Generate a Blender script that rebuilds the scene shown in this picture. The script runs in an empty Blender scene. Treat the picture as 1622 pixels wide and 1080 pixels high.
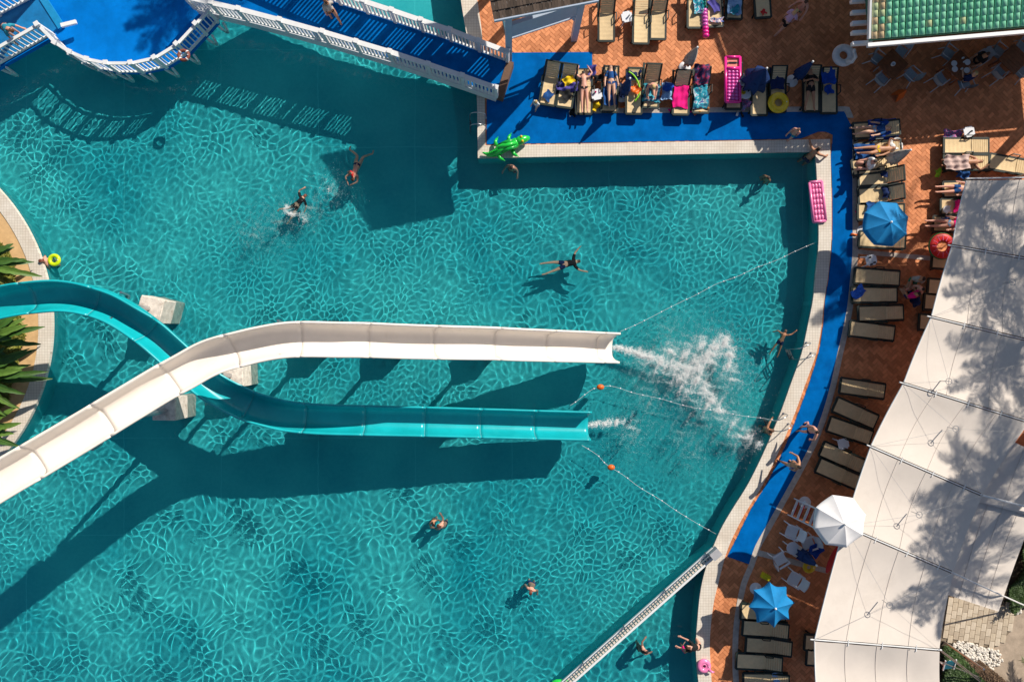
import bpy, bmesh, math, random
import numpy as np
from mathutils import Vector, Matrix
from mathutils.geometry import tessellate_polygon

# ------------------------------------------------------------------ camera, sky, sun, exposure
sc = bpy.context.scene
col = sc.collection
PXM = 36.0                                   # photo pixels per metre on the deck (sun loungers 1.95 m = 70 px)
H = 1622 / PXM * 24 / 36                     # camera height above the deck for a 24 mm lens
camd = bpy.data.cameras.new('camera')
cam = bpy.data.objects.new('camera', camd)
col.objects.link(cam)
cam.location = (0, 0, H)
camd.lens = 24
camd.sensor_width = 36
camd.clip_end = 900
sc.camera = cam

SUN_EL = math.radians(36)
SUN_AZ = math.radians(48)                    # direction towards the sun, from +x towards +y
world = bpy.data.worlds.new('World')
sc.world = world
world.use_nodes = True
wn = world.node_tree
sky = wn.nodes.new('ShaderNodeTexSky')
sky.sky_type = 'NISHITA'
sky.sun_disc = False
sky.sun_elevation = SUN_EL
sky.sun_rotation = math.pi / 2 - SUN_AZ
wn.links.new(sky.outputs[0], wn.nodes['Background'].inputs[0])
wn.nodes['Background'].inputs[1].default_value = 0.065
sund = bpy.data.lights.new('sun', 'SUN')
sund.energy = 5.0
sund.angle = math.radians(0.5)
sund.color = (1.0, 0.93, 0.82)
sund.cycles.is_caustics_light = True
sun = bpy.data.objects.new('sun', sund)
col.objects.link(sun)
sdir = Vector((math.cos(SUN_EL) * math.cos(SUN_AZ), math.cos(SUN_EL) * math.sin(SUN_AZ), math.sin(SUN_EL)))
sun.rotation_euler = (-sdir).to_track_quat('-Z', 'Y').to_euler()
sun.location = (40, 40, 40)
sc.view_settings.view_transform = 'Standard'
sc.view_settings.look = 'None'
sc.view_settings.exposure = 0.16
sc.view_settings.gamma = 1.0
sc.render.engine = 'CYCLES'
sc.cycles.use_denoising = True
sc.cycles.max_bounces = 8
sc.cycles.diffuse_bounces = 3
sc.cycles.transmission_bounces = 6
sc.cycles.transparent_max_bounces = 6
sc.cycles.caustics_refractive = True
sc.cycles.sample_clamp_indirect = 4.0

R = random.Random(7)
WATER = -0.14
FLOOR = -1.28

# ------------------------------------------------------------------ helpers
def P(px, py, z=0.0):
    """photo pixel -> point on the horizontal plane at height z"""
    k = (H - z) / H / PXM
    return Vector(((px - 811) * k, (540 - py) * k, z))

def V2(px, py, z=0.0):
    p = P(px, py, z)
    return (p.x, p.y)

def node_mat(name):
    m = bpy.data.materials.new(name)
    m.use_nodes = True
    return m, m.node_tree, m.node_tree.nodes['Principled BSDF']

MC = {}
def mat(name, c, rough=0.6, var=0.12, scale=6.0, bump=0.0, spec=0.4, metal=0.0, bscale=None, sss=0.0, trans=0.0):
    """plain surface with soft colour variation and optional fine relief"""
    if name in MC:
        return MC[name]
    m, t, b = node_mat(name)
    tc = t.nodes.new('ShaderNodeTexCoord')
    nz = t.nodes.new('ShaderNodeTexNoise')
    nz.inputs['Scale'].default_value = scale
    nz.inputs['Detail'].default_value = 5
    nz.inputs['Roughness'].default_value = 0.65
    t.links.new(tc.outputs['Object'], nz.inputs['Vector'])
    mx = t.nodes.new('ShaderNodeMix')
    mx.data_type = 'RGBA'
    mr = t.nodes.new('ShaderNodeMapRange')
    mr.inputs['From Min'].default_value = 0.3
    mr.inputs['From Max'].default_value = 0.7
    t.links.new(nz.outputs['Fac'], mr.inputs['Value'])
    t.links.new(mr.outputs[0], mx.inputs['Factor'])
    mx.inputs['A'].default_value = (*[max(0, x * (1 - var)) for x in c], 1)
    mx.inputs['B'].default_value = (*[min(1, x * (1 + var)) for x in c], 1)
    t.links.new(mx.outputs['Result'], b.inputs['Base Color'])
    b.inputs['Roughness'].default_value = rough
    b.inputs['Specular IOR Level'].default_value = spec
    b.inputs['Metallic'].default_value = metal
    if trans:
        b.inputs['Transmission Weight'].default_value = trans
    if bump:
        n2 = t.nodes.new('ShaderNodeTexNoise')
        n2.inputs['Scale'].default_value = bscale or scale * 8
        n2.inputs['Detail'].default_value = 4
        t.links.new(tc.outputs['Object'], n2.inputs['Vector'])
        bp = t.nodes.new('ShaderNodeBump')
        bp.inputs['Strength'].default_value = bump
        bp.inputs['Distance'].default_value = 0.02
        t.links.new(n2.outputs['Fac'], bp.inputs['Height'])
        t.links.new(bp.outputs[0], b.inputs['Normal'])
    MC[name] = m
    return m

def attr_mat(name, base, rough=0.7, spread=0.25, alt=None, scale=14.0, bump=0.15):
    """surface of many pieces: a per-face attribute 'tone' varies the colour"""
    m, t, b = node_mat(name)
    at = t.nodes.new('ShaderNodeAttribute')
    at.attribute_name = 'tone'
    tc = t.nodes.new('ShaderNodeTexCoord')
    nz = t.nodes.new('ShaderNodeTexNoise')
    nz.inputs['Scale'].default_value = scale
    nz.inputs['Detail'].default_value = 4
    t.links.new(tc.outputs['Object'], nz.inputs['Vector'])
    big = t.nodes.new('ShaderNodeTexNoise')
    big.inputs['Scale'].default_value = 0.35
    big.inputs['Detail'].default_value = 5
    t.links.new(tc.outputs['Object'], big.inputs['Vector'])
    a1 = t.nodes.new('ShaderNodeMath'); a1.operation = 'MULTIPLY_ADD'
    t.links.new(nz.outputs['Fac'], a1.inputs[0]); a1.inputs[1].default_value = 0.35
    t.links.new(at.outputs['Fac'], a1.inputs[2])
    a2 = t.nodes.new('ShaderNodeMath'); a2.operation = 'MULTIPLY_ADD'
    t.links.new(big.outputs['Fac'], a2.inputs[0]); a2.inputs[1].default_value = 0.7
    t.links.new(a1.outputs[0], a2.inputs[2])
    mr = t.nodes.new('ShaderNodeMapRange')
    mr.inputs['From Min'].default_value = 0.3; mr.inputs['From Max'].default_value = 1.5
    t.links.new(a2.outputs[0], mr.inputs['Value'])
    mx = t.nodes.new('ShaderNodeMix'); mx.data_type = 'RGBA'
    t.links.new(mr.outputs[0], mx.inputs['Factor'])
    al = alt or base
    mx.inputs['A'].default_value = (*[x * (1 - spread) for x in base], 1)
    mx.inputs['B'].default_value = (*[min(1, x * (1 + spread)) for x in al], 1)
    t.links.new(mx.outputs['Result'], b.inputs['Base Color'])
    b.inputs['Roughness'].default_value = rough
    b.inputs['Specular IOR Level'].default_value = 0.3
    if bump:
        bp = t.nodes.new('ShaderNodeBump')
        bp.inputs['Strength'].default_value = bump; bp.inputs['Distance'].default_value = 0.01
        t.links.new(nz.outputs['Fac'], bp.inputs['Height'])
        t.links.new(bp.outputs[0], b.inputs['Normal'])
    MC[name] = m
    return m

class MB:
    """collects geometry; build() links it as one mesh object"""
    def __init__(s):
        s.v = []; s.f = []; s.mi = []; s.tone = []
        s.m = 0; s.t = 0.5
    def add(s, vs, fs):
        o = len(s.v)
        s.v += [tuple(x) for x in vs]
        for f in fs:
            s.f.append(tuple(i + o for i in f)); s.mi.append(s.m); s.tone.append(s.t)
        return s
    def box(s, c, size, rot=0.0, M=None):
        x, y, z = (k / 2 for k in size)
        vs = [Vector((a * x, b * y, d * z)) for d in (-1, 1) for b in (-1, 1) for a in (-1, 1)]
        if M is None:
            M = Matrix.Rotation(rot, 3, 'Z')
        c = Vector(c)
        vs = [M @ p + c for p in vs]
        return s.add(vs, [(0, 2, 3, 1), (4, 5, 7, 6), (0, 1, 5, 4), (2, 6, 7, 3), (0, 4, 6, 2), (1, 3, 7, 5)])
    def bar(s, a, b, w, h=None, up=(0, 0, 1)):
        a = Vector(a); b = Vector(b); d = b - a
        L = d.length
        if L < 1e-6:
            return s
        d /= L
        up = Vector(up)
        if abs(d.dot(up)) > 0.98:
            up = Vector((0, 1, 0))
        n = d.cross(up).normalized(); u = n.cross(d)
        M = Matrix((n, d, u)).transposed()
        return s.box((a + b) / 2, (w, L, h or w), M=M)
    def tube(s, pts, r, n=6, cap=True, closed=False):
        pts = [Vector(p) for p in pts]
        N = len(pts)
        rs = r if isinstance(r, (list, tuple)) else [r] * N
        vs = []
        ref = None
        for i, p in enumerate(pts):
            if closed:
                t = pts[(i + 1) % N] - pts[i - 1]
            else:
                t = pts[min(i + 1, N - 1)] - pts[max(i - 1, 0)]
            t = t.normalized() if t.length > 1e-9 else Vector((0, 0, 1))
            if ref is None:
                ref = Vector((0, 0, 1)) if abs(t.z) < 0.9 else Vector((1, 0, 0))
            a = t.cross(ref)
            a = a.normalized() if a.length > 1e-6 else Vector((1, 0, 0))
            b = a.cross(t)
            ref = b
            for k in range(n):
                an = 2 * math.pi * k / n
                vs.append(p + (a * math.cos(an) + b * math.sin(an)) * rs[i])
        fs = []
        M = N if closed else N - 1
        for i in range(M):
            j = (i + 1) % N
            for k in range(n):
                fs.append((i * n + k, i * n + (k + 1) % n, j * n + (k + 1) % n, j * n + k))
        if cap and not closed:
            fs.append(tuple(range(n - 1, -1, -1)))
            fs.append(tuple((N - 1) * n + k for k in range(n)))
        return s.add(vs, fs)
    def cyl(s, a, b, r0, r1=None, n=10):
        return s.tube([a, b], [r0, r0 if r1 is None else r1], n)
    def lathe(s, prof, c=(0, 0, 0), n=16):
        vs = []; fs = []
        for r, z in prof:
            for k in range(n):
                a = 2 * math.pi * k / n
                vs.append((c[0] + r * math.cos(a), c[1] + r * math.sin(a), c[2] + z))
        for i in range(len(prof) - 1):
            for k in range(n):
                fs.append((i * n + k, i * n + (k + 1) % n, (i + 1) * n + (k + 1) % n, (i + 1) * n + k))
        fs.append(tuple(range(n - 1, -1, -1)))
        fs.append(tuple((len(prof) - 1) * n + k for k in range(n)))
        return s.add(vs, fs)
    def torus(s, c, Rm, r, n=24, m=10, flat=1.0, tilt=None):
        vs = []; fs = []
        M = tilt or Matrix.Identity(3)
        for i in range(n):
            a = 2 * math.pi * i / n
            for j in range(m):
                b = 2 * math.pi * j / m
                q = Vector(((Rm + r * math.cos(b)) * math.cos(a), (Rm + r * math.cos(b)) * math.sin(a), r * math.sin(b) * flat))
                vs.append(M @ q + Vector(c))
        for i in range(n):
            for j in range(m):
                fs.append((i * m + j, ((i + 1) % n) * m + j, ((i + 1) % n) * m + (j + 1) % m, i * m + (j + 1) % m))
        return s.add(vs, fs)
    def ball(s, c, r, n=10, m=6, M=None):
        rx, ry, rz = r if isinstance(r, (tuple, list)) else (r, r, r)
        vs = [Vector((0, 0, rz))]
        for i in range(1, m):
            th = math.pi * i / m
            for k in range(n):
                a = 2 * math.pi * k / n
                vs.append(Vector((rx * math.sin(th) * math.cos(a), ry * math.sin(th) * math.sin(a), rz * math.cos(th))))
        vs.append(Vector((0, 0, -rz)))
        fs = [(0, 1 + k, 1 + (k + 1) % n) for k in range(n)]
        for i in range(m - 2):
            for k in range(n):
                fs.append((1 + i * n + k, 1 + (i + 1) * n + k, 1 + (i + 1) * n + (k + 1) % n, 1 + i * n + (k + 1) % n))
        e = len(vs) - 1
        fs += [(e, 1 + (m - 2) * n + (k + 1) % n, 1 + (m - 2) * n + k) for k in range(n)]
        M = M or Matrix.Identity(3)
        return s.add([M @ p + Vector(c) for p in vs], fs)
    def prism(s, poly, z0, z1, bottom=True, sides=True):
        n = len(poly)
        ar = sum(poly[i][0] * poly[(i + 1) % n][1] - poly[(i + 1) % n][0] * poly[i][1] for i in range(n))
        if ar < 0:
            poly = poly[::-1]
        tri = tessellate_polygon([[Vector((x, y, 0)) for x, y in poly]])
        vs = [(x, y, z1) for x, y in poly] + [(x, y, z0) for x, y in poly]
        fs = []
        for a, b, c in tri:
            pa, pb, pc = poly[a], poly[b], poly[c]
            if (pb[0] - pa[0]) * (pc[1] - pa[1]) - (pc[0] - pa[0]) * (pb[1] - pa[1]) < 0:
                a, b = b, a
            fs.append((a, b, c))
            if bottom:
                fs.append((n + c, n + b, n + a))
        if sides:
            for i in range(n):
                j = (i + 1) % n
                fs.append((i, n + i, n + j, j))
        return s.add(vs, fs)
    def grid(s, fn, nu, nv):
        """sheet from fn(u,v), u,v in 0..1"""
        vs = [fn(i / nu, j / nv) for j in range(nv + 1) for i in range(nu + 1)]
        w = nu + 1
        return s.add(vs, [(j * w + i, j * w + i + 1, (j + 1) * w + i + 1, (j + 1) * w + i) for j in range(nv) for i in range(nu)])
    def mesh(s, name, mats, smooth=False):
        me = bpy.data.meshes.new(name)
        me.from_pydata(s.v, [], s.f)
        for m in (mats if isinstance(mats, (list, tuple)) else [mats]):
            me.materials.append(m)
        me.polygons.foreach_set('material_index', s.mi)
        if smooth:
            me.polygons.foreach_set('use_smooth', [True] * len(s.f))
        a = me.attributes.new('tone', 'FLOAT', 'FACE')
        a.data.foreach_set('value', s.tone)
        me.update()
        return me
    def build(s, name, mats, parent=None, smooth=False, loc=None, rz=0.0):
        return put(name, s.mesh(name, mats, smooth), parent, loc, rz)

def put(name, me, parent=None, loc=None, rz=0.0):
    o = bpy.data.objects.new(name, me)
    col.objects.link(o)
    if parent:
        o.parent = parent
    if loc is not None:
        o.location = loc
    if rz:
        o.rotation_euler = (0, 0, rz)
    return o

def tag(o, label=None, cat=None, group=None, kind=None):
    if label: o['label'] = label
    if cat: o['category'] = cat
    if group: o['group'] = group
    if kind: o['kind'] = kind
    return o

def thing(name, label, cat, loc=(0, 0, 0), rz=0.0, group=None):
    o = bpy.data.objects.new(name, None)
    o.empty_display_size = 0.2
    col.objects.link(o)
    o.location = loc
    o.rotation_euler = (0, 0, rz)
    return tag(o, label, cat, group)

KIDS = {}
def copy_tree(o, parent=None):
    c = o.copy()
    col.objects.link(c)
    c.parent = parent
    for ch in list(o.children):
        copy_tree(ch, c)
    return c

def dup(src, loc, rz, label=None, group=None):
    c = copy_tree(src)
    c.location = loc
    c.rotation_euler = (0, 0, rz)
    if label: c['label'] = label
    if group: c['group'] = group
    elif 'group' in c.keys() and group is None: del c['group']
    return c

def receiver(o):
    if o.type == 'MESH':
        o.cycles.is_caustics_receiver = True
    for c in o.children:
        receiver(c)
    return o

def catmull(pts, step, closed=False):
    pts = [Vector(p) for p in pts]
    out = []
    n = len(pts)
    rng = range(n if closed else n - 1)
    for i in rng:
        p1, p2 = pts[i], pts[(i + 1) % n]
        p0 = pts[i - 1] if (i > 0 or closed) else p1 * 2 - p2
        p3 = pts[(i + 2) % n] if (i + 2 < n or closed) else p2 * 2 - p1
        k = max(1, int((p2 - p1).length / step + 0.5))
        for j in range(k):
            t = j / k
            out.append(0.5 * ((2 * p1) + (p2 - p0) * t + (2 * p0 - 5 * p1 + 4 * p2 - p3) * t * t + (3 * p1 - p0 - 3 * p2 + p3) * t ** 3))
    if not closed:
        out.append(pts[-1])
    return out

def curve2(pxs, step=0.3, z=0.0):
    return [(p.x, p.y) for p in catmull([P(x, y, z) for x, y in pxs], step)]

def inside(poly, x, y):
    r = False
    j = len(poly) - 1
    for i in range(len(poly)):
        xi, yi = poly[i]; xj, yj = poly[j]
        if (yi > y) != (yj > y) and x < (xj - xi) * (y - yi) / (yj - yi) + xi:
            r = not r
        j = i
    return r

# ------------------------------------------------------------------ materials
def pool_mat():
    m, t, b = node_mat('pool_mosaic')
    tc = t.nodes.new('ShaderNodeTexCoord')
    n1 = t.nodes.new('ShaderNodeTexNoise'); n1.inputs['Scale'].default_value = 0.22; n1.inputs['Detail'].default_value = 4
    n2 = t.nodes.new('ShaderNodeTexNoise'); n2.inputs['Scale'].default_value = 5.5; n2.inputs['Detail'].default_value = 5; n2.inputs['Roughness'].default_value = 0.8
    br = t.nodes.new('ShaderNodeTexBrick')
    br.offset = 0.0
    br.inputs['Scale'].default_value = 1.0
    br.inputs['Brick Width'].default_value = 4.4; br.inputs['Row Height'].default_value = 4.4
    br.inputs['Mortar Size'].default_value = 0.018; br.inputs['Mortar Smooth'].default_value = 0.3
    for n in (n1, n2, br):
        t.links.new(tc.outputs['Object'], n.inputs['Vector'])
    mx = t.nodes.new('ShaderNodeMix'); mx.data_type = 'RGBA'
    mx.inputs['A'].default_value = (0.009, 0.30, 0.365, 1)
    mx.inputs['B'].default_value = (0.055, 0.50, 0.52, 1)
    ad = t.nodes.new('ShaderNodeMath'); ad.operation = 'MULTIPLY_ADD'
    t.links.new(n2.outputs['Fac'], ad.inputs[0]); ad.inputs[1].default_value = 0.9
    mm = t.nodes.new('ShaderNodeMapRange'); mm.inputs['From Min'].default_value = 0.3; mm.inputs['From Max'].default_value = 0.7
    mm.inputs['To Min'].default_value = -0.4; mm.inputs['To Max'].default_value = 0.5
    t.links.new(n1.outputs['Fac'], mm.inputs['Value'])
    t.links.new(mm.outputs[0], ad.inputs[2])
    t.links.new(ad.outputs[0], mx.inputs['Factor'])
    m2 = t.nodes.new('ShaderNodeMix'); m2.data_type = 'RGBA'
    t.links.new(br.outputs['Fac'], m2.inputs['Factor'])
    t.links.new(mx.outputs['Result'], m2.inputs['A'])
    m2.inputs['B'].default_value = (0.05, 0.48, 0.52, 1)
    t.links.new(m2.outputs['Result'], b.inputs['Base Color'])
    b.inputs['Roughness'].default_value = 0.5
    b.inputs['Specular IOR Level'].default_value = 0.05
    return m

def water_mat():
    m = bpy.data.materials.new('water')
    m.use_nodes = True
    t = m.node_tree
    t.nodes.remove(t.nodes['Principled BSDF'])
    g = t.nodes.new('ShaderNodeBsdfGlass')
    g.inputs['IOR'].default_value = 1.33
    g.inputs['Roughness'].default_value = 0.0
    g.inputs['Color'].default_value = (0.93, 0.985, 0.985, 1)
    t.links.new(g.outputs[0], t.nodes['Material Output'].inputs[0])
    return m

def coping_mat():
    m, t, b = node_mat('coping_tile')
    tc = t.nodes.new('ShaderNodeTexCoord')
    br = t.nodes.new('ShaderNodeTexBrick'); br.offset = 0
    br.inputs['Scale'].default_value = 1.0
    br.inputs['Brick Width'].default_value = 0.12; br.inputs['Row Height'].default_value = 0.12
    br.inputs['Mortar Size'].default_value = 0.006
    br.inputs['Color1'].default_value = (0.78, 0.71, 0.62, 1); br.inputs['Color2'].default_value = (0.72, 0.66, 0.57, 1)
    br.inputs['Mortar'].default_value = (0.5, 0.43, 0.36, 1)
    nz = t.nodes.new('ShaderNodeTexNoise'); nz.inputs['Scale'].default_value = 1.2; nz.inputs['Detail'].default_value = 6
    mx = t.nodes.new('ShaderNodeMix'); mx.data_type = 'RGBA'; mx.blend_type = 'MULTIPLY'
    mr = t.nodes.new('ShaderNodeMapRange'); mr.inputs['From Min'].default_value = .35; mr.inputs['From Max'].default_value = .7
    mr.inputs['To Min'].default_value = 0.0; mr.inputs['To Max'].default_value = 0.5
    for n in (br, nz):
        t.links.new(tc.outputs['Object'], n.inputs['Vector'])
    t.links.new(nz.outputs['Fac'], mr.inputs['Value'])
    t.links.new(mr.outputs[0], mx.inputs['Factor'])
    t.links.new(br.outputs['Color'], mx.inputs['A'])
    mx.inputs['B'].default_value = (0.78, 0.70, 0.62, 1)
    t.links.new(mx.outputs['Result'], b.inputs['Base Color'])
    b.inputs['Roughness'].default_value = 0.75
    return m

M_POOL = pool_mat()
M_WATER = water_mat()
M_COPING = coping_mat()
M_TILE = attr_mat('terracotta', (0.58, 0.205, 0.08), spread=0.22, alt=(0.68, 0.265, 0.115))
M_GROUT = mat('paving_grout', (0.50, 0.18, 0.075), 0.9, 0.2, 3)
M_BLUE = mat('blue_mat', (0.0005, 0.125, 0.42), 0.85, 0.22, 1.3, bump=0.25, bscale=60, spec=0.02)
M_PLAT = mat('blue_deck', (0.0005, 0.17, 0.58), 0.6, 0.18, 1.2, bump=0.1, bscale=40, spec=0.05)
M_STONE = mat('grey_kerb', (0.55, 0.48, 0.42), 0.8, 0.2, 5, bump=0.2)
M_WHITE = mat('white_paint', (0.78, 0.78, 0.78), 0.45, 0.05, 3)
M_WSLIDE = mat('white_fibreglass', (0.85, 0.775, 0.695), 0.3, 0.05, 1.2, spec=0.5)
M_TSLIDE = mat('turquoise_fibreglass', (0.006, 0.40, 0.45), 0.28, 0.12, 1.0, spec=0.5)
M_ROCK = mat('white_limestone', (0.72, 0.63, 0.55), 0.9, 0.25, 5, bump=0.8, bscale=18)
M_STEEL = mat('steel', (0.55, 0.56, 0.58), 0.3, 0.05, 5, metal=0.9)
M_DARKSTEEL = mat('dark_steel', (0.08, 0.09, 0.1), 0.5, 0.1, 5)
M_FRAME = mat('lounger_frame', (0.012, 0.022, 0.018), 0.5, 0.2, 8)
M_SLING = mat('lounger_sling', (0.74, 0.55, 0.31), 0.8, 0.10, 5, bump=0.2, bscale=120)
M_FABRIC = mat('canopy_fabric', (0.75, 0.665, 0.59), 0.85, 0.07, 0.5, bump=0.25, bscale=2.2)
M_UMBBLUE = mat('blue_canvas', (0.002, 0.21, 0.50), 0.8, 0.1, 5)
M_UMBNAVY = mat('navy_canvas', (0.004, 0.03, 0.13), 0.85, 0.2, 6)
M_UMBWHITE = mat('white_canvas', (0.84, 0.82, 0.82), 0.8, 0.04, 5)
M_GREYCANVAS = mat('grey_canvas', (0.42, 0.38, 0.35), 0.8, 0.1, 5)
M_SOIL = mat('soil', (0.06, 0.045, 0.03), 0.95, 0.4, 4, bump=0.6)
M_SAND = mat('sand_tile', (0.66, 0.42, 0.20), 0.9, 0.15, 3, bump=0.2)
M_PLASTIC = mat('white_plastic', (0.78, 0.79, 0.82), 0.4, 0.04, 4)
M_WOOD = mat('table_wood', (0.22, 0.075, 0.03), 0.5, 0.3, 7)
M_RED = mat('red_plastic', (0.65, 0.02, 0.02), 0.45, 0.1, 5)
M_PINK = mat('pink_vinyl', (0.80, 0.02, 0.28), 0.25, 0.12, 5, spec=0.6)
M_PALEPINK = mat('pale_pink_vinyl', (0.85, 0.22, 0.45), 0.25, 0.12, 5, spec=0.6)
M_YELLOW = mat('yellow_vinyl', (0.75, 0.50, 0.005), 0.3, 0.1, 5, spec=0.6)
M_GREEN = mat('green_vinyl', (0.02, 0.55, 0.06), 0.25, 0.12, 4, spec=0.6)
M_ORANGE = mat('orange_plastic', (0.75, 0.14, 0.015), 0.4, 0.12, 5)
M_LIME = mat('lime_foam', (0.30, 0.72, 0.03), 0.7, 0.08, 5)

def random_tone(m, amt):
    """each object wears this material a little lighter or darker"""
    t = m.node_tree; b = t.nodes['Principled BSDF']
    src = b.inputs['Base Color'].links[0].from_socket
    oi = t.nodes.new('ShaderNodeObjectInfo')
    mr = t.nodes.new('ShaderNodeMapRange'); mr.inputs['To Min'].default_value = 1 - amt; mr.inputs['To Max'].default_value = 1 + amt
    t.links.new(oi.outputs['Random'], mr.inputs['Value'])
    hs = t.nodes.new('ShaderNodeHueSaturation')
    t.links.new(mr.outputs[0], hs.inputs['Value']); t.links.new(src, hs.inputs['Color']); t.links.new(hs.outputs[0], b.inputs['Base Color'])
def stains(m, colour, scale, lo, hi, amount, rough=None):
    """irregular worn or wet patches"""
    t = m.node_tree; b = t.nodes['Principled BSDF']
    src = b.inputs['Base Color'].links[0].from_socket
    tc = t.nodes.new('ShaderNodeTexCoord')
    nz = t.nodes.new('ShaderNodeTexNoise'); nz.inputs['Scale'].default_value = scale; nz.inputs['Detail'].default_value = 8; nz.inputs['Roughness'].default_value = 0.7; nz.inputs['Distortion'].default_value = 0.6
    t.links.new(tc.outputs['Object'], nz.inputs['Vector'])
    mr = t.nodes.new('ShaderNodeMapRange'); mr.inputs['From Min'].default_value = lo; mr.inputs['From Max'].default_value = hi; mr.inputs['To Max'].default_value = amount
    t.links.new(nz.outputs['Fac'], mr.inputs['Value'])
    mx = t.nodes.new('ShaderNodeMix'); mx.data_type = 'RGBA'
    t.links.new(mr.outputs[0], mx.inputs['Factor']); t.links.new(src, mx.inputs['A']); mx.inputs['B'].default_value = (*colour, 1)
    t.links.new(mx.outputs['Result'], b.inputs['Base Color'])
    if rough is not None:
        m2 = t.nodes.new('ShaderNodeMapRange'); m2.inputs['To Min'].default_value = b.inputs['Roughness'].default_value; m2.inputs['To Max'].default_value = rough
        t.links.new(mr.outputs[0], m2.inputs['Value']); t.links.new(m2.outputs[0], b.inputs['Roughness'])
random_tone(M_SLING, 0.13)
random_tone(M_FRAME, 0.3)
stains(M_BLUE, (0.0005, 0.065, 0.27), 0.9, 0.52, 0.70, 0.6, 0.5)
stains(M_BLUE, (0.01, 0.17, 0.46), 2.6, 0.60, 0.74, 0.5)
stains(M_PLAT, (0.0005, 0.10, 0.38), 0.8, 0.56, 0.72, 0.5)
stains(M_TILE, (0.30, 0.10, 0.04), 0.5, 0.54, 0.70, 0.55, 0.4)
stains(M_COPING, (0.55, 0.46, 0.38), 0.8, 0.55, 0.72, 0.6)
stains(M_WSLIDE, (0.66, 0.58, 0.48), 0.7, 0.56, 0.75, 0.5)
stains(M_TSLIDE, (0.03, 0.48, 0.52), 0.6, 0.54, 0.72, 0.6)
stains(M_FABRIC, (0.60, 0.52, 0.45), 0.45, 0.55, 0.75, 0.5)
stains(M_ROCK, (0.42, 0.32, 0.24), 2.2, 0.52, 0.66, 0.7)
# ------------------------------------------------------------------ pool, deck, paths
POOL_R = [(722, -70), (730, 0), (738, 49), (748, 100), (755, 150), (757, 251)]
POOL_R2 = [(1291, 241), (1294, 300), (1296, 381), (1291, 436), (1287, 475), (1278, 520), (1269, 560), (1252, 608), (1235, 655),
           (1212, 710), (1185, 765), (1160, 805), (1140, 840), (1122, 885), (1110, 930), (1104, 985), (1102, 1030), (1106, 1080), (1114, 1150)]
COP_R = [(746, -70), (756, 0), (763, 49), (766, 100), (768, 150), (769, 231)]
COP_R2 = [(1314, 221), (1316, 300), (1316, 381), (1311, 436), (1305, 475), (1300, 520), (1292, 560), (1275, 608), (1258, 655),
          (1235, 710), (1208, 766), (1184, 805), (1165, 840), (1150, 875), (1138, 920), (1129, 960), (1124, 1010), (1125, 1050), (1127, 1080), (1134, 1150)]
ISL_C, ISL_R = P(-233, 515), 317 / PXM

pool_in = curve2(POOL_R) + curve2(POOL_R2)
cop_out = curve2(COP_R) + curve2(COP_R2)
XL, YT, YB = P(-90, 0).x, P(0, -70).y, P(0, 1150).y
pool_poly = [(XL, YB), (XL, YT)] + pool_in            # clockwise
ground = MB().prism([(-260, -260), (260, -260), (260, 260), (-260, 260)], -2.6, -2.4, bottom=False).build('ground', mat('dry_earth', (0.20, 0.16, 0.10), 0.95, 0.3, 0.2))
tag(ground, kind='structure')

fl = MB().prism([(XL - 12, YB - 1), (P(1350, 0).x, YB - 1), (P(1350, 0).x, YT + 1), (XL - 12, YT + 1)], FLOOR - 0.2, FLOOR, bottom=False)
pool_floor = fl.build('pool_floor', M_POOL)
tag(pool_floor, kind='structure'); receiver(pool_floor)
w = MB()
pts = pool_in
for i in range(len(pts) - 1):
    (x0, y0), (x1, y1) = pts[i], pts[i + 1]
    w.add([(x0, y0, FLOOR), (x1, y1, FLOOR), (x1, y1, -0.02), (x0, y0, -0.02)], [(3, 2, 1, 0)])
pw = w.build('pool_wall', M_POOL)
tag(pw, kind='structure'); receiver(pw)

deck_poly = pool_in + [(P(1114, 0).x, YB - 8), (P(1114, 0).x + 60, YB - 8), (P(1114, 0).x + 60, YT + 40), (pool_in[0][0], YT + 40)]
deck = MB().prism(deck_poly, -0.3, -0.010, bottom=False, sides=False).build('deck_paving', M_GROUT)
tag(deck, kind='structure')

cop = MB().prism(pool_in + cop_out[::-1], -0.10, 0.05, bottom=True).build('pool_coping', M_COPING)
tag(cop, kind='structure')
# blue walkway
BLUE_IN = [(1152, 881), (1170, 845), (1190, 805), (1214, 766), (1242, 710), (1262, 660), (1281, 608), (1296, 560), (1303, 520), (1307, 475), (1313, 436), (1318, 381), (1318, 300), (1316, 252)]
BLUE_OUT = [(1350, 202), (1350, 300), (1350, 395), (1346, 445), (1341, 490), (1334, 525), (1326, 560), (1315, 610), (1302, 655), (1285, 700), (1262, 745), (1240, 785), (1215, 830), (1196, 864), (1186, 893)]
blue_poly = ([V2(771, 229), V2(771, 158), V2(781, 158), V2(806, 84), V2(938, 83), V2(938, 179), V2(1337, 176), V2(1342, 188)] + curve2(BLUE_OUT)
             + curve2(BLUE_IN) + [V2(1319, 214), V2(1308, 209), V2(1296, 209), V2(1268, 220)])
blue = MB().prism(blue_poly, -0.008, 0.014, bottom=False).build('blue_walkway', M_BLUE)
tag(blue, kind='structure')
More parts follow.
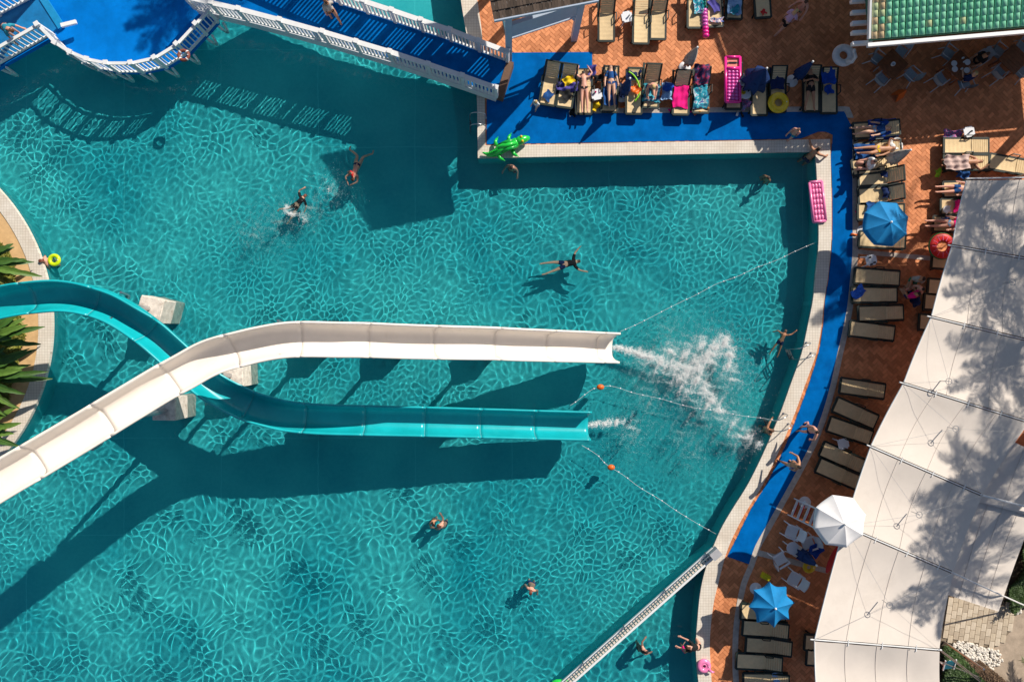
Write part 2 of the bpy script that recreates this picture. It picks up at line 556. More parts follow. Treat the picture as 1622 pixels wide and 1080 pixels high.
# pale drain kerbs
def offset_curve(pxs, d):
    p = [Vector(a) for a in curve2(pxs)]
    out = []
    for i in range(len(p)):
        t = (p[min(i + 1, len(p) - 1)] - p[max(i - 1, 0)]).normalized()
        out.append((p[i].x - t.y * d, p[i].y + t.x * d))
    return [tuple(a) for a in p], out
GUT = BLUE_OUT + [(1174, 922), (1166, 960), (1161, 1000), (1160, 1050), (1162, 1090), (1166, 1150)]
a, b = offset_curve(GUT, 0.25)
MBg = MB().prism(a + b[::-1], -0.005, 0.02, bottom=False)
MBg.prism([V2(940, 180), V2(1337, 177), V2(1342, 187), V2(1352, 187), V2(1345, 170), V2(1337, 169), V2(940, 172)], -0.005, 0.019, bottom=False)
MBg.prism([V2(1358, 395), V2(1476, 406), V2(1476, 413), V2(1358, 402)], -0.005, 0.018, bottom=False)
MBg.prism([V2(1200, 870), V2(1312, 900), V2(1310, 908), V2(1198, 879)], -0.005, 0.017, bottom=False)
tag(MBg.build('drain_kerb', M_STONE), kind='structure')

# herringbone terracotta tiles: tens of thousands of small pieces, one part of the deck
tiles = MB()
excl = [blue_poly]
tw = 0.15
c45 = math.cos(math.pi / 4)
def tile_ok(x, y):
    if inside(pool_poly, x, y): return False
    if inside(blue_poly, x, y): return False
    return True
cop_poly = pool_in + cop_out[::-1]
TB = [P(735, -40), P(1660, 1120)]
rng = np.random.default_rng(5)
umax = 260
for A in range(-umax, umax):
    for B in range(-umax // 2, umax // 2):
        ox, oy = A + 2 * B, A - 2 * B
        for (x0, y0, x1, y1) in ((0, 0, 2, 1), (0, 1, 1, 3)):
            u0, v0, u1, v1 = (ox + x0) * tw + 0.007, (oy + y0) * tw + 0.007, (ox + x1) * tw - 0.007, (oy + y1) * tw - 0.007
            cu, cv = (u0 + u1) / 2, (v0 + v1) / 2
            X, Y = (cu - cv) * c45 + 10, (cu + cv) * c45
            if X < TB[0].x or X > TB[1].x or Y > TB[0].y or Y < TB[1].y: continue
            if X > P(1500, 0).x and Y < P(0, 300).y: continue
            if not tile_ok(X, Y) or inside(cop_poly, X, Y): continue
            tiles.t = float(rng.random())
            z = 0.0 + 0.004 * float(rng.random())
            q = [((u - v) * c45 + 10, (u + v) * c45) for u, v in ((u0, v0), (u1, v0), (u1, v1), (u0, v1))]
            tiles.add([(x, y, z) for x, y in q] + [(x, y, -0.02) for x, y in q],
                      [(0, 1, 2, 3), (0, 4, 5, 1), (1, 5, 6, 2), (2, 6, 7, 3), (3, 7, 4, 0)])
tag(tiles.build('terracotta_tile', M_TILE, deck), kind='stuff')

# ------------------------------------------------------------------ water surface (real waves; the sun focuses through them)
def cell_ridges(gx, gy, cell, seed, warp):
    """height of a net of rounded wave crests round irregular calm cells (what sun-lit pool water shows)"""
    rr = np.random.default_rng(seed)
    wx, wy = gx.copy(), gy.copy()
    for i in range(7):
        lam = rr.uniform(1.4, 3.6); k = 2 * math.pi / lam; a = rr.uniform(0, 6.28)
        d = rr.uniform(0, 6.28)
        s_ = np.sin(k * (math.cos(a) * gx + math.sin(a) * gy) + rr.uniform(0, 6.28)) * warp
        wx = wx + s_ * math.cos(d); wy = wy + s_ * math.sin(d)
    x0, y0 = wx.min() - 3 * cell, wy.min() - 3 * cell
    nx_, ny_ = int((wx.max() - x0) / cell) + 5, int((wy.max() - y0) / cell) + 5
    jx = (np.arange(nx_)[None, :] + rr.uniform(0.02, 0.98, (ny_, nx_))) * cell + x0
    jy = (np.arange(ny_)[:, None] + rr.uniform(0.02, 0.98, (ny_, nx_))) * cell + y0
    ci = ((wx - x0) / cell).astype(int); cj = ((wy - y0) / cell).astype(int)
    d1 = np.full(gx.shape, 1e9); s1x = np.zeros_like(gx); s1y = np.zeros_like(gx)
    for dj in (-1, 0, 1):
        for di in (-1, 0, 1):
            qx, qy = jx[cj + dj, ci + di], jy[cj + dj, ci + di]
            d = (wx - qx) ** 2 + (wy - qy) ** 2
            m = d < d1
            d1 = np.where(m, d, d1); s1x = np.where(m, qx, s1x); s1y = np.where(m, qy, s1y)
    # smooth minimum of the distances to all cell borders
    acc = np.zeros_like(gx)
    kk = 22.0 / cell
    for dj in (-2, -1, 0, 1, 2):
        for di in (-2, -1, 0, 1, 2):
            qx, qy = jx[cj + dj, ci + di], jy[cj + dj, ci + di]
            L = np.hypot(qx - s1x, qy - s1y)
            d = ((wx - qx) ** 2 + (wy - qy) ** 2 - d1) / (2 * np.maximum(L, 1e-6))
            acc += np.where(L < 1e-6, 0, np.exp(-kk * d))
    e = np.maximum(0, -np.log(np.maximum(acc, 1e-12)) / kk)
    e0 = min(0.20 * cell, 0.105)
    # crest: parabola near the border, easing out to the flat middle of the cell
    s0 = 1.54
    h = np.where(e < e0, -0.5 * s0 * e * e, 0)
    w_ = 0.30 * cell
    t = np.clip((e - e0) / w_, 0, 1)
    h = np.where(e >= e0, -0.5 * s0 * e0 * e0 - s0 * e0 * w_ * (t - t ** 2 / 2), h)
    return h

def make_water():
    rr = np.random.default_rng(3)
    step = 0.034
    x0, x1 = P(-25, 0).x, P(1300, 0).x + 0.3
    X = np.arange(x0, x1, step); Y = np.arange(P(0, 1100).y, P(0, -20).y, step)
    gx, gy = np.meshgrid(X, Y)
    lo = np.clip(0.5 + 0.6 * np.sin(gx * 0.23 + 0.6) * np.cos(gy * 0.31 - 0.4) - gy * 0.03 - gx * 0.012, 0.05, 0.95)
    ca, sa = math.cos(SUN_AZ), math.sin(SUN_AZ)      # crests stretched along the light, as the slanting sun shows them
    sx, sy = gx * ca + gy * sa, gy * ca - gx * sa
    big = cell_ridges(sx * 0.89, sy * 1.13, 0.41, 11, 0.09)
    small = cell_ridges(sx * 0.89, sy * 1.13, 0.315, 12, 0.06)
    vary = 0.86 + 0.14 * np.sin(gx * 1.7 + 2 * np.sin(gy * 0.9)) * np.sin(gy * 1.9 + 1.5 * np.sin(gx * 1.1))
    # patches where the crests stay sharp and patches where they break up into choppier wavelets
    m = np.zeros_like(gx); chop = np.zeros_like(gx)
    for i in range(10):
        lam = rr.uniform(3.0, 8.0); k = 2 * math.pi / lam; a = rr.uniform(0, 6.28)
        m += np.sin(k * (math.cos(a) * gx + math.sin(a) * gy) + rr.uniform(0, 6.28))
    m = np.clip(0.87 + 0.14 * m, 0.58, 1.0)
    for i in range(36):
        lam = rr.uniform(0.28, 0.62); k = 2 * math.pi / lam; a = rr.uniform(-0.9, 0.9) + (2.4 if i % 2 else 0.5)
        chop += 0.00085 * (lam / 0.45) ** 1.8 * np.cos(k * (math.cos(a) * gx + math.sin(a) * gy) + rr.uniform(0, 6.28))
    z = (0.74 * big * lo + small * (1 - lo)) * vary * m + chop * (1.05 - m)
    for i in range(30):
        lam = rr.uniform(0.9, 2.4); k = 2 * math.pi / lam; a = rr.uniform(0, 2 * math.pi)
        z += 0.0011 * (lam / 1.2) ** 1.8 * np.cos(k * (math.cos(a) * gx + math.sin(a) * gy) + rr.uniform(0, 6.28))
    # foam-smothered, calmer water by the slide outlets and round the swimmers
    churn = np.zeros_like(gx)
    for (px, py, r, s) in ((1100, 570, 4.0, 0.9), (1110, 640, 3.0, 0.8), (1010, 680, 2.2, 0.8), (1190, 690, 1.8, 0.6), (420, 360, 2.2, .7), (470, 330, 1.4, .6), (900, 440, 1.3, .4), (1230, 285, 1.6, 0.5)):
        p = P(px, py)
        churn += s * np.exp(-((gx - p.x) ** 2 + (gy - p.y) ** 2) / (r * r))
    z = z * (1 - 0.72 * np.clip(churn, 0, 1))
    # ripples ringing away from swimmers
    for (px, py, am) in ((697, 828, .003), (843, 922, .002), (905, 415, .002), (810, 268, .003), (1012, 1022, .002)):
        p = P(px, py); r = np.hypot(gx - p.x, gy - p.y)
        z += am * np.cos(2 * math.pi * r / 0.6) * np.exp(-r / 1.2)
    z -= z.mean()
    ny, nx = gx.shape
    keep = np.ones((ny - 1, nx - 1), bool)
    poly = [(a, b) for a, b in pool_poly]
    # keep quads whose centre is in the pool grown a little under the coping
    cxs = (X[:-1] + X[1:]) / 2; cys = (Y[:-1] + Y[1:]) / 2
    pin = np.array(pool_in)
    for j, cy in enumerate(cys):
        xs = []
        for i in range(len(poly)):
            xa, ya = poly[i]; xb, yb = poly[(i + 1) % len(poly)]
            if (ya > cy) != (yb > cy):
                xs.append((xb - xa) * (cy - ya) / (yb - ya) + xa)
        xs.sort()
        row = np.zeros(len(cxs), bool)
        for k in range(0, len(xs) - 1, 2):
            row |= (cxs > xs[k] - 0.1) & (cxs < xs[k + 1] + 0.1)
        keep[j] = row
    ii = (np.arange(nx - 1)[None, :] + nx * np.arange(ny - 1)[:, None])[keep]
    f = np.stack([ii, ii + 1, ii + nx + 1, ii + nx], -1)
    used, inv = np.unique(f.ravel(), return_inverse=True)
    v = np.stack([gx, gy, z + WATER], -1).reshape(-1, 3)[used]
    f = inv.reshape(-1, 4)
    me = bpy.data.meshes.new('water')
    me.vertices.add(len(v)); me.vertices.foreach_set('co', v.ravel())
    me.loops.add(f.size); me.loops.foreach_set('vertex_index', f.ravel().astype(np.int32))
    me.polygons.add(len(f))
    me.polygons.foreach_set('loop_start', np.arange(0, f.size, 4, dtype=np.int32))
    me.polygons.foreach_set('loop_total', np.full(len(f), 4, np.int32))
    me.update(); me.validate()
    me.polygons.foreach_set('use_smooth', np.ones(len(f), bool))
    me.materials.append(M_WATER)
    o = put('water', me)
    o.cycles.is_caustics_caster = True
    tag(o, kind='structure')
make_water()

# ------------------------------------------------------------------ planted island
def ring_px(r0, r1, z0, z1, a0=-80, a1=80, n=60):
    po = []
    for i in range(n + 1):
        a = math.radians(a0 + (a1 - a0) * i / n)
        po.append((ISL_C.x + r1 * math.cos(a), ISL_C.y + r1 * math.sin(a)))
    pi = []
    for i in range(n + 1):
        a = math.radians(a0 + (a1 - a0) * i / n)
        pi.append((ISL_C.x + r0 * math.cos(a), ISL_C.y + r0 * math.sin(a)))
    return MB().prism(po + pi[::-1], z0, z1)
isl = ring_px(ISL_R - 0.60, ISL_R, -0.10, 0.06).build('island_coping', M_COPING); tag(isl, kind='structure')
wall = MB()
n = 90
for i in range(n):
    a0 = math.radians(-80 + 160 * i / n); a1 = math.radians(-80 + 160 * (i + 1) / n)
    q = [(ISL_C.x + (ISL_R - 0.04) * math.cos(a), ISL_C.y + (ISL_R - 0.04) * math.sin(a)) for a in (a0, a1)]
    wall.add([(*q[0], FLOOR), (*q[1], FLOOR), (*q[1], -0.05), (*q[0], -0.05)], [(0, 1, 2, 3)])
iw = wall.build('island_wall', M_POOL); tag(iw, kind='structure'); receiver(iw)
tag(ring_px(ISL_R - 1.45, ISL_R - 0.62, -0.1, 0.03).build('island_path', M_SAND), kind='structure')
tag(MB().prism([(ISL_C.x + (ISL_R - 1.45) * math.cos(math.radians(a)), ISL_C.y + (ISL_R - 1.45) * math.sin(math.radians(a))) for a in range(0, 360, 5)], -0.1, 0.10).build('island_soil', M_SOIL), kind='structure')

# ------------------------------------------------------------------ water slides
def trough_profile(hw, d):
    fl = 0.085
    inner = [(-hw, d - 0.01), (-hw + fl * 0.5, d + 0.012), (-hw + fl, d), (-hw + fl + 0.025, d * 0.80), (-hw + fl + 0.06, d * 0.50), (-hw + fl + 0.13, d * 0.24), (-hw * 0.52, d * 0.075), (-hw * 0.25, 0.012), (0, 0)]
    inner = inner + [(-u, v) for u, v in inner[-2::-1]]
    outer = [(u + (0.04 if u > 0.15 else -0.04 if u < -0.15 else 0), v - 0.05) for u, v in inner]
    outer[0] = (-hw, d - 0.06); outer[-1] = (hw, d - 0.06)
    outer[1] = (-hw + 0.03, d - 0.065); outer[-2] = (hw - 0.03, d - 0.065)
    return inner + outer[::-1]

def slide(name, label, pts, hw, depth, m, m_seam, supports, foot, bank=1.6):
    path = catmull([P(x, y, z + depth * 0.85) - Vector((0, 0, depth * 0.85)) for x, y, z in pts], 0.16)
    base = path[-1]
    root = thing(name, label, 'water slide', (base.x, base.y, WATER))
    O = Vector((base.x, base.y, WATER))
    prof = trough_profile(hw, depth)
    k = len(prof)
    frames = []
    for i, p in enumerate(path):
        t = (path[min(i + 1, len(path) - 1)] - path[max(i - 1, 0)]).normalized()
        side = Vector((t.y, -t.x, 0)).normalized()
        up = side.cross(t)
        a_, b_ = path[max(i - 5, 0)], path[min(i + 5, len(path) - 1)]
        t0 = (p - a_).normalized() if i else t; t1 = (b_ - p).normalized() if i < len(path) - 1 else t
        turn = t0.x * t1.y - t0.y * t1.x          # > 0 turns left
        roll = max(-0.42, min(0.42, -turn * bank))
        side, up = side * math.cos(roll) - up * math.sin(roll), up * math.cos(roll) + side * math.sin(roll)
        frames.append((p, t, side, up))
    def ring(fr, s=1.0, dz=0.0):
        p, t, side, up = fr
        return [p + side * (u * s) + up * (v + dz) - O for u, v in prof]
    for _ in range(6):   # ease the banking in and out of the bends
        frames = [frames[0]] + [(f[0], f[1], (frames[k - 1][2] + f[2] + frames[k + 1][2]).normalized(), (frames[k - 1][3] + f[3] + frames[k + 1][3]).normalized()) for k, f in enumerate(frames) if 0 < k < len(frames) - 1] + [frames[-1]]
    per = 15
    i = 0
    while i < len(path) - 1:
        j = min(i + per, len(path) - 1)
        if len(path) - 1 - j < 5: j = len(path) - 1
        mb = MB(); vs = []; fs = []
        for q in range(i, j + 1):
            vs += ring(frames[q])
        for q in range(j - i):
            for r in range(k):
                fs.append((q * k + r, (q + 1) * k + r, (q + 1) * k + (r + 1) % k, q * k + (r + 1) % k))
        fs.append(tuple(range(k))); fs.append(tuple((j - i) * k + r for r in range(k - 1, -1, -1)))
        mb.add(vs, fs)
        sec = mb.build('slide_section', m, root, smooth=True)
        if j < len(path) - 1:
            sm = MB(); p, t, side, up = frames[j]
            half = k // 2
            vs = []
            for dt in (-0.014, 0.014):
                for (u, v) in prof[:half]:
                    nrm = Vector((-u, 0.25)).normalized() if abs(u) > 0.3 else Vector((0, 1))
                    vs.append(p + t * dt + side * (u + nrm.x * 0.004) + up * (v + abs(nrm.y) * 0.004) - O)
            fs = [(r, r + 1, half + r + 1, half + r) for r in range(half - 1)]
            sm.add(vs, fs)
            sm.build('joint_strip', m_seam, sec, smooth=True)
        i = j
    for (sx, sy, top_z, px, py) in supports:
        b0 = P(sx, sy, 0)
        g = MB()
        g.cyl(Vector((b0.x, b0.y, foot)) - O, Vector((b0.x, b0.y, top_z - 0.25)) - O, 0.11, 0.11, 10)
        tgt = min(frames, key=lambda f: (f[0] - Vector((b0.x, b0.y, top_z))).length)
        sd = tgt[2]
        c = tgt[0] - O + Vector((0, 0, -0.12))
        g.bar(Vector((b0.x, b0.y, top_z - 0.3)) - O, c, 0.12)
        g.bar(c - sd * hw * 0.8, c + sd * hw * 0.8, 0.12, 0.12)
        for s_ in (-1, 1):
            g.bar(c + sd * hw * 0.8 * s_, tgt[0] - O + sd * hw * 0.95 * s_ + Vector((0, 0, depth * 0.6)), 0.08)
        receiver(g.build('support_post', M_STEEL, root, smooth=False))
    return root, frames

WHITE = [(-70, 804, 7.4), (0, 762, 7.1), (43, 736, 6.9), (110, 697, 6.55), (177, 657.5, 6.2), (240, 619, 5.8), (285, 591, 5.5), (325, 568, 5.3), (365, 548, 5.1), (410, 537, 4.9), (462, 535, 4.7),
         (520, 537, 4.4), (578, 540, 4.1), (670, 541, 3.5), (760, 544, 2.75), (811, 545, 2.25), (860, 547, 1.7), (905, 549, 1.1), (942, 550, 0.6), (973, 551, 0.30)]
TURQ = [(-70, 500, 3.45), (0, 478, 3.3), (50, 465, 3.2), (100, 462, 3.1), (148, 470, 2.95), (196, 493, 2.8), (235, 524, 2.65), (280, 564, 2.5), (325, 606, 2.35), (362, 636, 2.2), (408, 655, 2.0), (461, 662, 1.85),
        (537, 664.5, 1.65), (650, 667, 1.3), (740, 669, 1.0), (800, 671, 0.8), (870, 673, 0.58), (934, 674.5, 0.42)]
blocks_px = [(502, 536, 'hidden'), (622, 541, 'hidden'), (770, 545, 'hidden'), (255, 491, 'n'), (277, 644, 's'), (378, 593, 'e'), (500, 664, 'hidden'), (700, 668, 'hidden')]
slide('white_slide', 'long white fibreglass water slide that bends over the turquoise one', WHITE, 0.66, 0.76, M_WSLIDE, mat('white_seam', (0.82, 0.75, 0.68), 0.5),
      [(502, 536, 4.4, 0, 0), (622, 541, 3.7, 0, 0), (770, 545, 2.5, 0, 0), (279, 647, 5.7, 0, 0)], FLOOR)
slide('turquoise_slide', 'turquoise fibreglass water slide winding in an S under the white one', TURQ, 0.63, 0.74, M_TSLIDE, mat('turquoise_seam', (0.10, 0.45, 0.5), 0.4),
      [(253, 490, 2.6, 0, 0), (376, 593, 2.2, 0, 0), (500, 664, 1.7, 0, 0), (700, 668, 1.1, 0, 0)], FLOOR)
lab = {'n': 'rough white stone footing beside the outer rim of the turquoise slide', 's': 'rough white stone footing below the straight of the white slide',
       'e': 'rough white stone footing between the white slide and the turquoise bend'}
for bi, (x, y, k_) in enumerate(blocks_px):
    p = P(x, y)
    s = 0.5
    rz = {'n': -0.25, 's': 0.0, 'e': 0.05}.get(k_, 0.1 * (bi % 3))
    mb = MB()
    bm = bmesh.new()
    bmesh.ops.create_cube(bm, size=1)
    bmesh.ops.bevel(bm, geom=bm.edges[:], offset=0.03, segments=1, affect='EDGES')
    bmesh.ops.subdivide_edges(bm, edges=bm.edges[:], cuts=2, use_grid_fill=True)
    topz = {'n': 0.95, 's': 0.95, 'e': 0.8}.get(k_, 0.5)
    for v in bm.verts:
        v.co += Vector((R.uniform(-1, 1), R.uniform(-1, 1), R.uniform(-1, 1))) * 0.012
        v.co = Vector((v.co.x * s * 2, v.co.y * s * 2, (v.co.z + 0.5) * (topz - FLOOR)))
    me = bpy.data.meshes.new('stone_footing')
    bm.to_mesh(me); bm.free()
    me.materials.append(M_ROCK)
    o = put('stone_footing', me, None, (p.x, p.y, FLOOR + 0.002), rz)
    if k_ == 'hidden':
        tag(o, 'stone footing standing in the pool beneath a slide', 'footing', 'footings under the slides')
    else:
        tag(o, lab[k_], 'footing')
    receiver(o)

# ------------------------------------------------------------------ balustrades
BAL = None
def baluster_mesh(h):
    return MB().box((0, 0, h / 2), (0.05, 0.05, h)).mesh('baluster', M_WHITE)

def balustrade(root, O, pts, h=0.95, post_every=1.9, gap=0.2, rail_w=0.13, legs=False, skip=None, m=None, bw=0.05, fascia=0.0, post_w=0.14):
    """pts: 3D points of the deck edge; rail, lower rail, posts and balusters are parts of root"""
    m = m or M_WHITE
    bm_ = MB().box((0, 0, (h - 0.14) / 2), (bw, bw, h - 0.14)).mesh('baluster', m)
    pm_ = MB().box((0, 0, (h + 0.1) / 2), (post_w, post_w, h + 0.1)).box((0, 0, h + 0.12), (post_w + 0.05, post_w + 0.05, 0.05)).mesh('post', m)
    for i in range(len(pts) - 1):
        a, b = Vector(pts[i]), Vector(pts[i + 1])
        d = b - a; L = d.length; rz = math.atan2(d.y, d.x)
        MB().bar(a + Vector((0, 0, h)) - O, b + Vector((0, 0, h)) - O, rail_w, 0.07).build('top_rail', m, root)
        MB().bar(a + Vector((0, 0, 0.1)) - O, b + Vector((0, 0, 0.1)) - O, 0.09, 0.07).build('bottom_rail', m, root)
        if fascia:
            MB().bar(a + Vector((0, 0, -fascia / 2 - 0.01)) - O, b + Vector((0, 0, -fascia / 2 - 0.01)) - O, 0.12, fascia).build('fascia', m, root)
        np_ = max(1, round(L / post_every))
        for k in range(np_ + (1 if i == len(pts) - 2 else 0)):
            q = a + d * (k / np_)
            put('post', pm_, root, q - O, rz)
        for k in range(np_):
            s0, s1 = L * k / np_ + post_w / 2, L * (k + 1) / np_ - post_w / 2
            nb = max(1, int((s1 - s0) / gap))
            for j in range(nb):
                q = a + d * ((s0 + (s1 - s0) * (j + 0.5) / nb) / L)
                put('baluster', bm_, root, q + Vector((0, 0, 0.13)) - O, rz)

# raised blue platform with white balustrade
PZ = 0.62
plat_pts = [(-90, 160), (0, 106), (86, 57), (112, 84), (135, 98), (161, 109), (190, 115), (228, 115), (264, 107), (298, 86), (327, 55), (345, 35)]
pp = [P(x, y, PZ) for x, y in plat_pts]
O = P(200, 60, 0)
plat = thing('raised_platform', 'raised blue bathing platform with rounded white balustrade standing over the pool', 'platform', O)
poly = [(p.x - O.x, p.y - O.y) for p in pp] + [tuple(Vector(V2(330, -60, PZ)) - Vector((O.x, O.y))), tuple(Vector(V2(-90, -60, PZ)) - Vector((O.x, O.y)))]
MB().prism(poly, PZ - 0.22, PZ - 0.02).build('platform_deck', M_PLAT, plat)
# walkway landing to the left, one step lower, with its kerbs
MB().prism([tuple(Vector(V2(x, y, PZ)) - Vector((O.x, O.y))) for x, y in ((-90, 155), (0, 103), (84, 54), (97, 42), (60, -10), (-90, 60))], PZ - 0.018, PZ + 0.10).build('landing', mat('teal_blue_deck', (0.004, 0.17, 0.42), 0.6, 0.25, 2.0), plat)
MB().bar(P(62, -12, PZ + 0.1) - O, P(98, 44, PZ + 0.1) - O, 0.30, 0.10).build('step_edge', mat('light_blue_edge', (0.01, 0.25, 0.52), 0.5, 0.1), plat)
balustrade(plat, O, [p + Vector((0, 0, 0.1)) for p in pp[0:3]], h=0.9, post_every=2.2, gap=0.19)
balustrade(plat, O, [P(-90, 70, PZ + .1), P(0, 25, PZ + 0.1), P(56, -4, PZ + 0.1)], h=0.9, post_every=2.2, gap=0.19)
balustrade(plat, O, pp[2:], h=0.95, post_every=1.3, gap=0.17)
MB().bar(P(97, 41, PZ + 0.55) - O, P(121, 35, PZ + 0.5) - O, 0.16, 0.10).build('kerb_rail', M_WHITE, plat)
for (x, y) in plat_pts[1:]:
    q = P(x, y, PZ)
    g = MB()
    t = (q - O).normalized()
    for s_ in (-0.2, 0.2):
        a = Vector((q.x - O.x + s_, q.y - O.y, PZ - 0.1)); b = Vector((q.x - O.x + s_ * 0.15, q.y - O.y, -0.55))
        g.bar(a, b, 0.08, 0.08)
    receiver(g.build('leg', M_WHITE, plat))
for (x, y) in ((60, 20), (200, 20), (280, 20), (130, 40)):
    q = P(x, y, PZ)
    receiver(MB().cyl((q.x - O.x, q.y - O.y, FLOOR), (q.x - O.x, q.y - O.y, PZ - 0.2), 0.16).build('pillar', M_WHITE, plat))

# arched foot bridge
def bz(t):   # deck height along the bridge, 0 = left end
    return 1.0 - 0.45 * max(0, (t - 0.35) / 0.65) ** 1.6
south = [(318, 22), (400, 41), (526, 75), (627, 105), (736, 141), (787, 159)]
north = [(420, -45), (541, 7), (627, 35), (716, 65), (804, 98)]
def edge3(pxs, f=0.35):
    out = []
    for i, (x, y) in enumerate(pxs):
        t = i / (len(pxs) - 1)
        out.append((x, y, bz(t)))
    return out
S3 = catmull([P(x, y, z - 0.45) + Vector((0, 0, 0.45)) for x, y, z in edge3(south)], 2.0)
N3 = catmull([P(x, y, z) for x, y, z in edge3(north)], 2.0)
O = P(795, 125, 0)
br = thing('foot_bridge', 'arched foot bridge with dark blue deck and white balustrades crossing the pool', 'bridge', O)
mb = MB()
ns = 24
def lerp_path(p, t):
    q = t * (len(p) - 1); i = min(int(q), len(p) - 2)
    return p[i].lerp(p[i + 1], q - i)
vs = []
for i in range(ns + 1):
    t = i / ns
    a, b = lerp_path(S3, t) - O, lerp_path(N3, t) - O
    vs += [a, b, b - Vector((0, 0, 0.25)), a - Vector((0, 0, 0.25))]
fs = []
for i in range(ns):
    for k in range(4):
        fs.append((i * 4 + k, i * 4 + (k + 1) % 4, (i + 1) * 4 + (k + 1) % 4, (i + 1) * 4 + k))
fs += [(0, 3, 2, 1), (ns * 4, ns * 4 + 1, ns * 4 + 2, ns * 4 + 3)]
mb.add(vs, fs).build('bridge_deck', M_BLUE, br)
balustrade(br, O, S3, h=1.0, post_every=1.45, gap=0.155, fascia=0.5, bw=0.07, rail_w=0.2)
balustrade(br, O, N3, h=1.0, post_every=1.45, gap=0.155, fascia=0.35, bw=0.07, rail_w=0.2)
a, b = S3[-1] - O, N3[-1] - O
MB().bar(Vector((a.x + 0.12, a.y, 0.3)), Vector((b.x + 0.12, b.y, 0.3)), 0.3, 0.6).build('end_step', mat('brown_edge', (0.16, 0.09, 0.06), 0.8), br)

# ------------------------------------------------------------------ pavilion with brown roof
RZ = 5.5
O = P(870, -20, 0)
pav = thing('pavilion', 'open pavilion with brown shingle roof and pale blue columns beside the foot bridge', 'pavilion', O)
e0, e1 = P(783, 34, RZ), P(948, 2, RZ)
u = (e1 - e0).normalized(); nrm = Vector((-u.y, u.x, 0))
back = 5.0; rise = 1.5
mb = MB()
rows = 16
for r in range(rows):
    f0, f1 = r / rows, (r + 1) / rows
    a0, a1 = e0 + nrm * back * f0, e1 + nrm * back * f0
    b0, b1 = e0 + nrm * back * f1, e1 + nrm * back * f1
    z0, z1 = RZ + rise * f0 + 0.035, RZ + rise * f1
    nn = 34
    for c in range(nn):
        s0, s1 = c / nn, (c + 1) / nn
        mb.t = R.random()
        dz = R.uniform(0, 0.018)
        q = [a0.lerp(a1, s0), a0.lerp(a1, s1 - 0.002), b0.lerp(b1, s1 - 0.002), b0.lerp(b1, s0)]
        zz = [z0 + dz, z0 + dz, z1 + dz, z1 + dz]
        mb.add([(p.x - O.x, p.y - O.y, z) for p, z in zip(q, zz)] + [(q[0].x - O.x, q[0].y - O.y, z0 - 0.03), (q[1].x - O.x, q[1].y - O.y, z0 - 0.03)], [(0, 1, 2, 3), (0, 4, 5, 1)])
roof = MB().prism([(p.x - O.x, p.y - O.y) for p in (e0, e1, e1 + nrm * back, e0 + nrm * back)], RZ - 0.12, RZ - 0.02).build('roof', mat('roof_board', (0.3, 0.3, 0.32), 0.7), pav)
sh = mb.build('roof_shingle', attr_mat('brown_shingle', (0.055, 0.042, 0.032), 0.9, 0.4, (0.09, 0.065, 0.05)), roof)
tag(sh, kind='stuff')
M_PALE = mat('pale_blue_paint', (0.42, 0.50, 0.62), 0.6, 0.06, 3)
MB().bar(P(783, 34, RZ) - O, P(948, 2, RZ) - O, 0.05, 0.12).build('eave_trim', M_PALE, pav)
c0, c1 = P(806, 96, 0), P(909, 62, 0)
MB().bar(Vector((c0.x, c0.y, 2.9)) - O, Vector((c1.x, c1.y, 2.9)) - O, 0.16, 1.0).build('beam', M_PALE, pav)
MB().bar(Vector((c0.x, c0.y, 2.15)) - O, Vector((c1.x, c1.y, 2.15)) - O, 0.08, 0.08).build('curtain_rod', M_PALE, pav)
for c in (c0, c1):
    q = c - O
    MB().box((q.x, q.y, 2.69), (0.26, 0.26, 5.38), rot=0.1).build('column', M_PALE, pav)
    q2 = q + nrm * 3.2
    MB().box((q2.x, q2.y, 2.69), (0.26, 0.26, 5.38), rot=0.1).build('column', M_PALE, pav)
q = c1 - O
MB().bar((q.x - 0.7, q.y + 0.16, 2.35), (q.x, q.y, 1.55), 0.07).build('brace', M_PALE, pav)
MB().bar((c0.x - O.x, c0.y - O.y, 1.2), Vector((c0.x - O.x, c0.y - O.y, 1.2)) + nrm * 3.2, 0.06, 0.5).build('side_panel', mat('teal_panel', (0.05, 0.16, 0.22), 0.7), pav)

# ------------------------------------------------------------------ restaurant kiosk with green tiled roof
GZ = 3.3
O = P(1500, -20, 0)
kio = thing('green_roof_kiosk', 'restaurant kiosk with green glazed tile roof and white gutter', 'building', O)
g0, g1 = P(1379, 63, GZ), P(1840, 24, GZ)
u = (g1 - g0).normalized(); nrm = Vector((-u.y, u.x, 0))
tl, tww = 0.255, 0.265
slope = 0.22
tm = MB()
segs = 5
def tile_mesh(name, m):
    mb = MB(); vs = []
    for (yy, zz, s) in ((0, 0.03, 1.0), (tl * 1.12, 0.0, 0.94)):
        for k in range(segs + 1):
            a = math.pi * k / segs
            vs.append((-math.cos(a) * tww * 0.44 * s, yy, math.sin(a) * 0.075 * s + zz + slope * yy))
    fs = [(k, k + 1, segs + 2 + k, segs + 1 + k) for k in range(segs)] + [tuple(range(segs, -1, -1))]
    return mb.add(vs, fs).mesh(name, m, smooth=True)
gm = [tile_mesh('roof_tile', mat('green_glaze_%d' % i, c, 0.35, 0.12, 9)) for i, c in enumerate([(0.26, 0.72, 0.45), (0.23, 0.67, 0.41), (0.31, 0.76, 0.50), (0.62, 0.70, 0.38), (0.70, 0.52, 0.30)])]
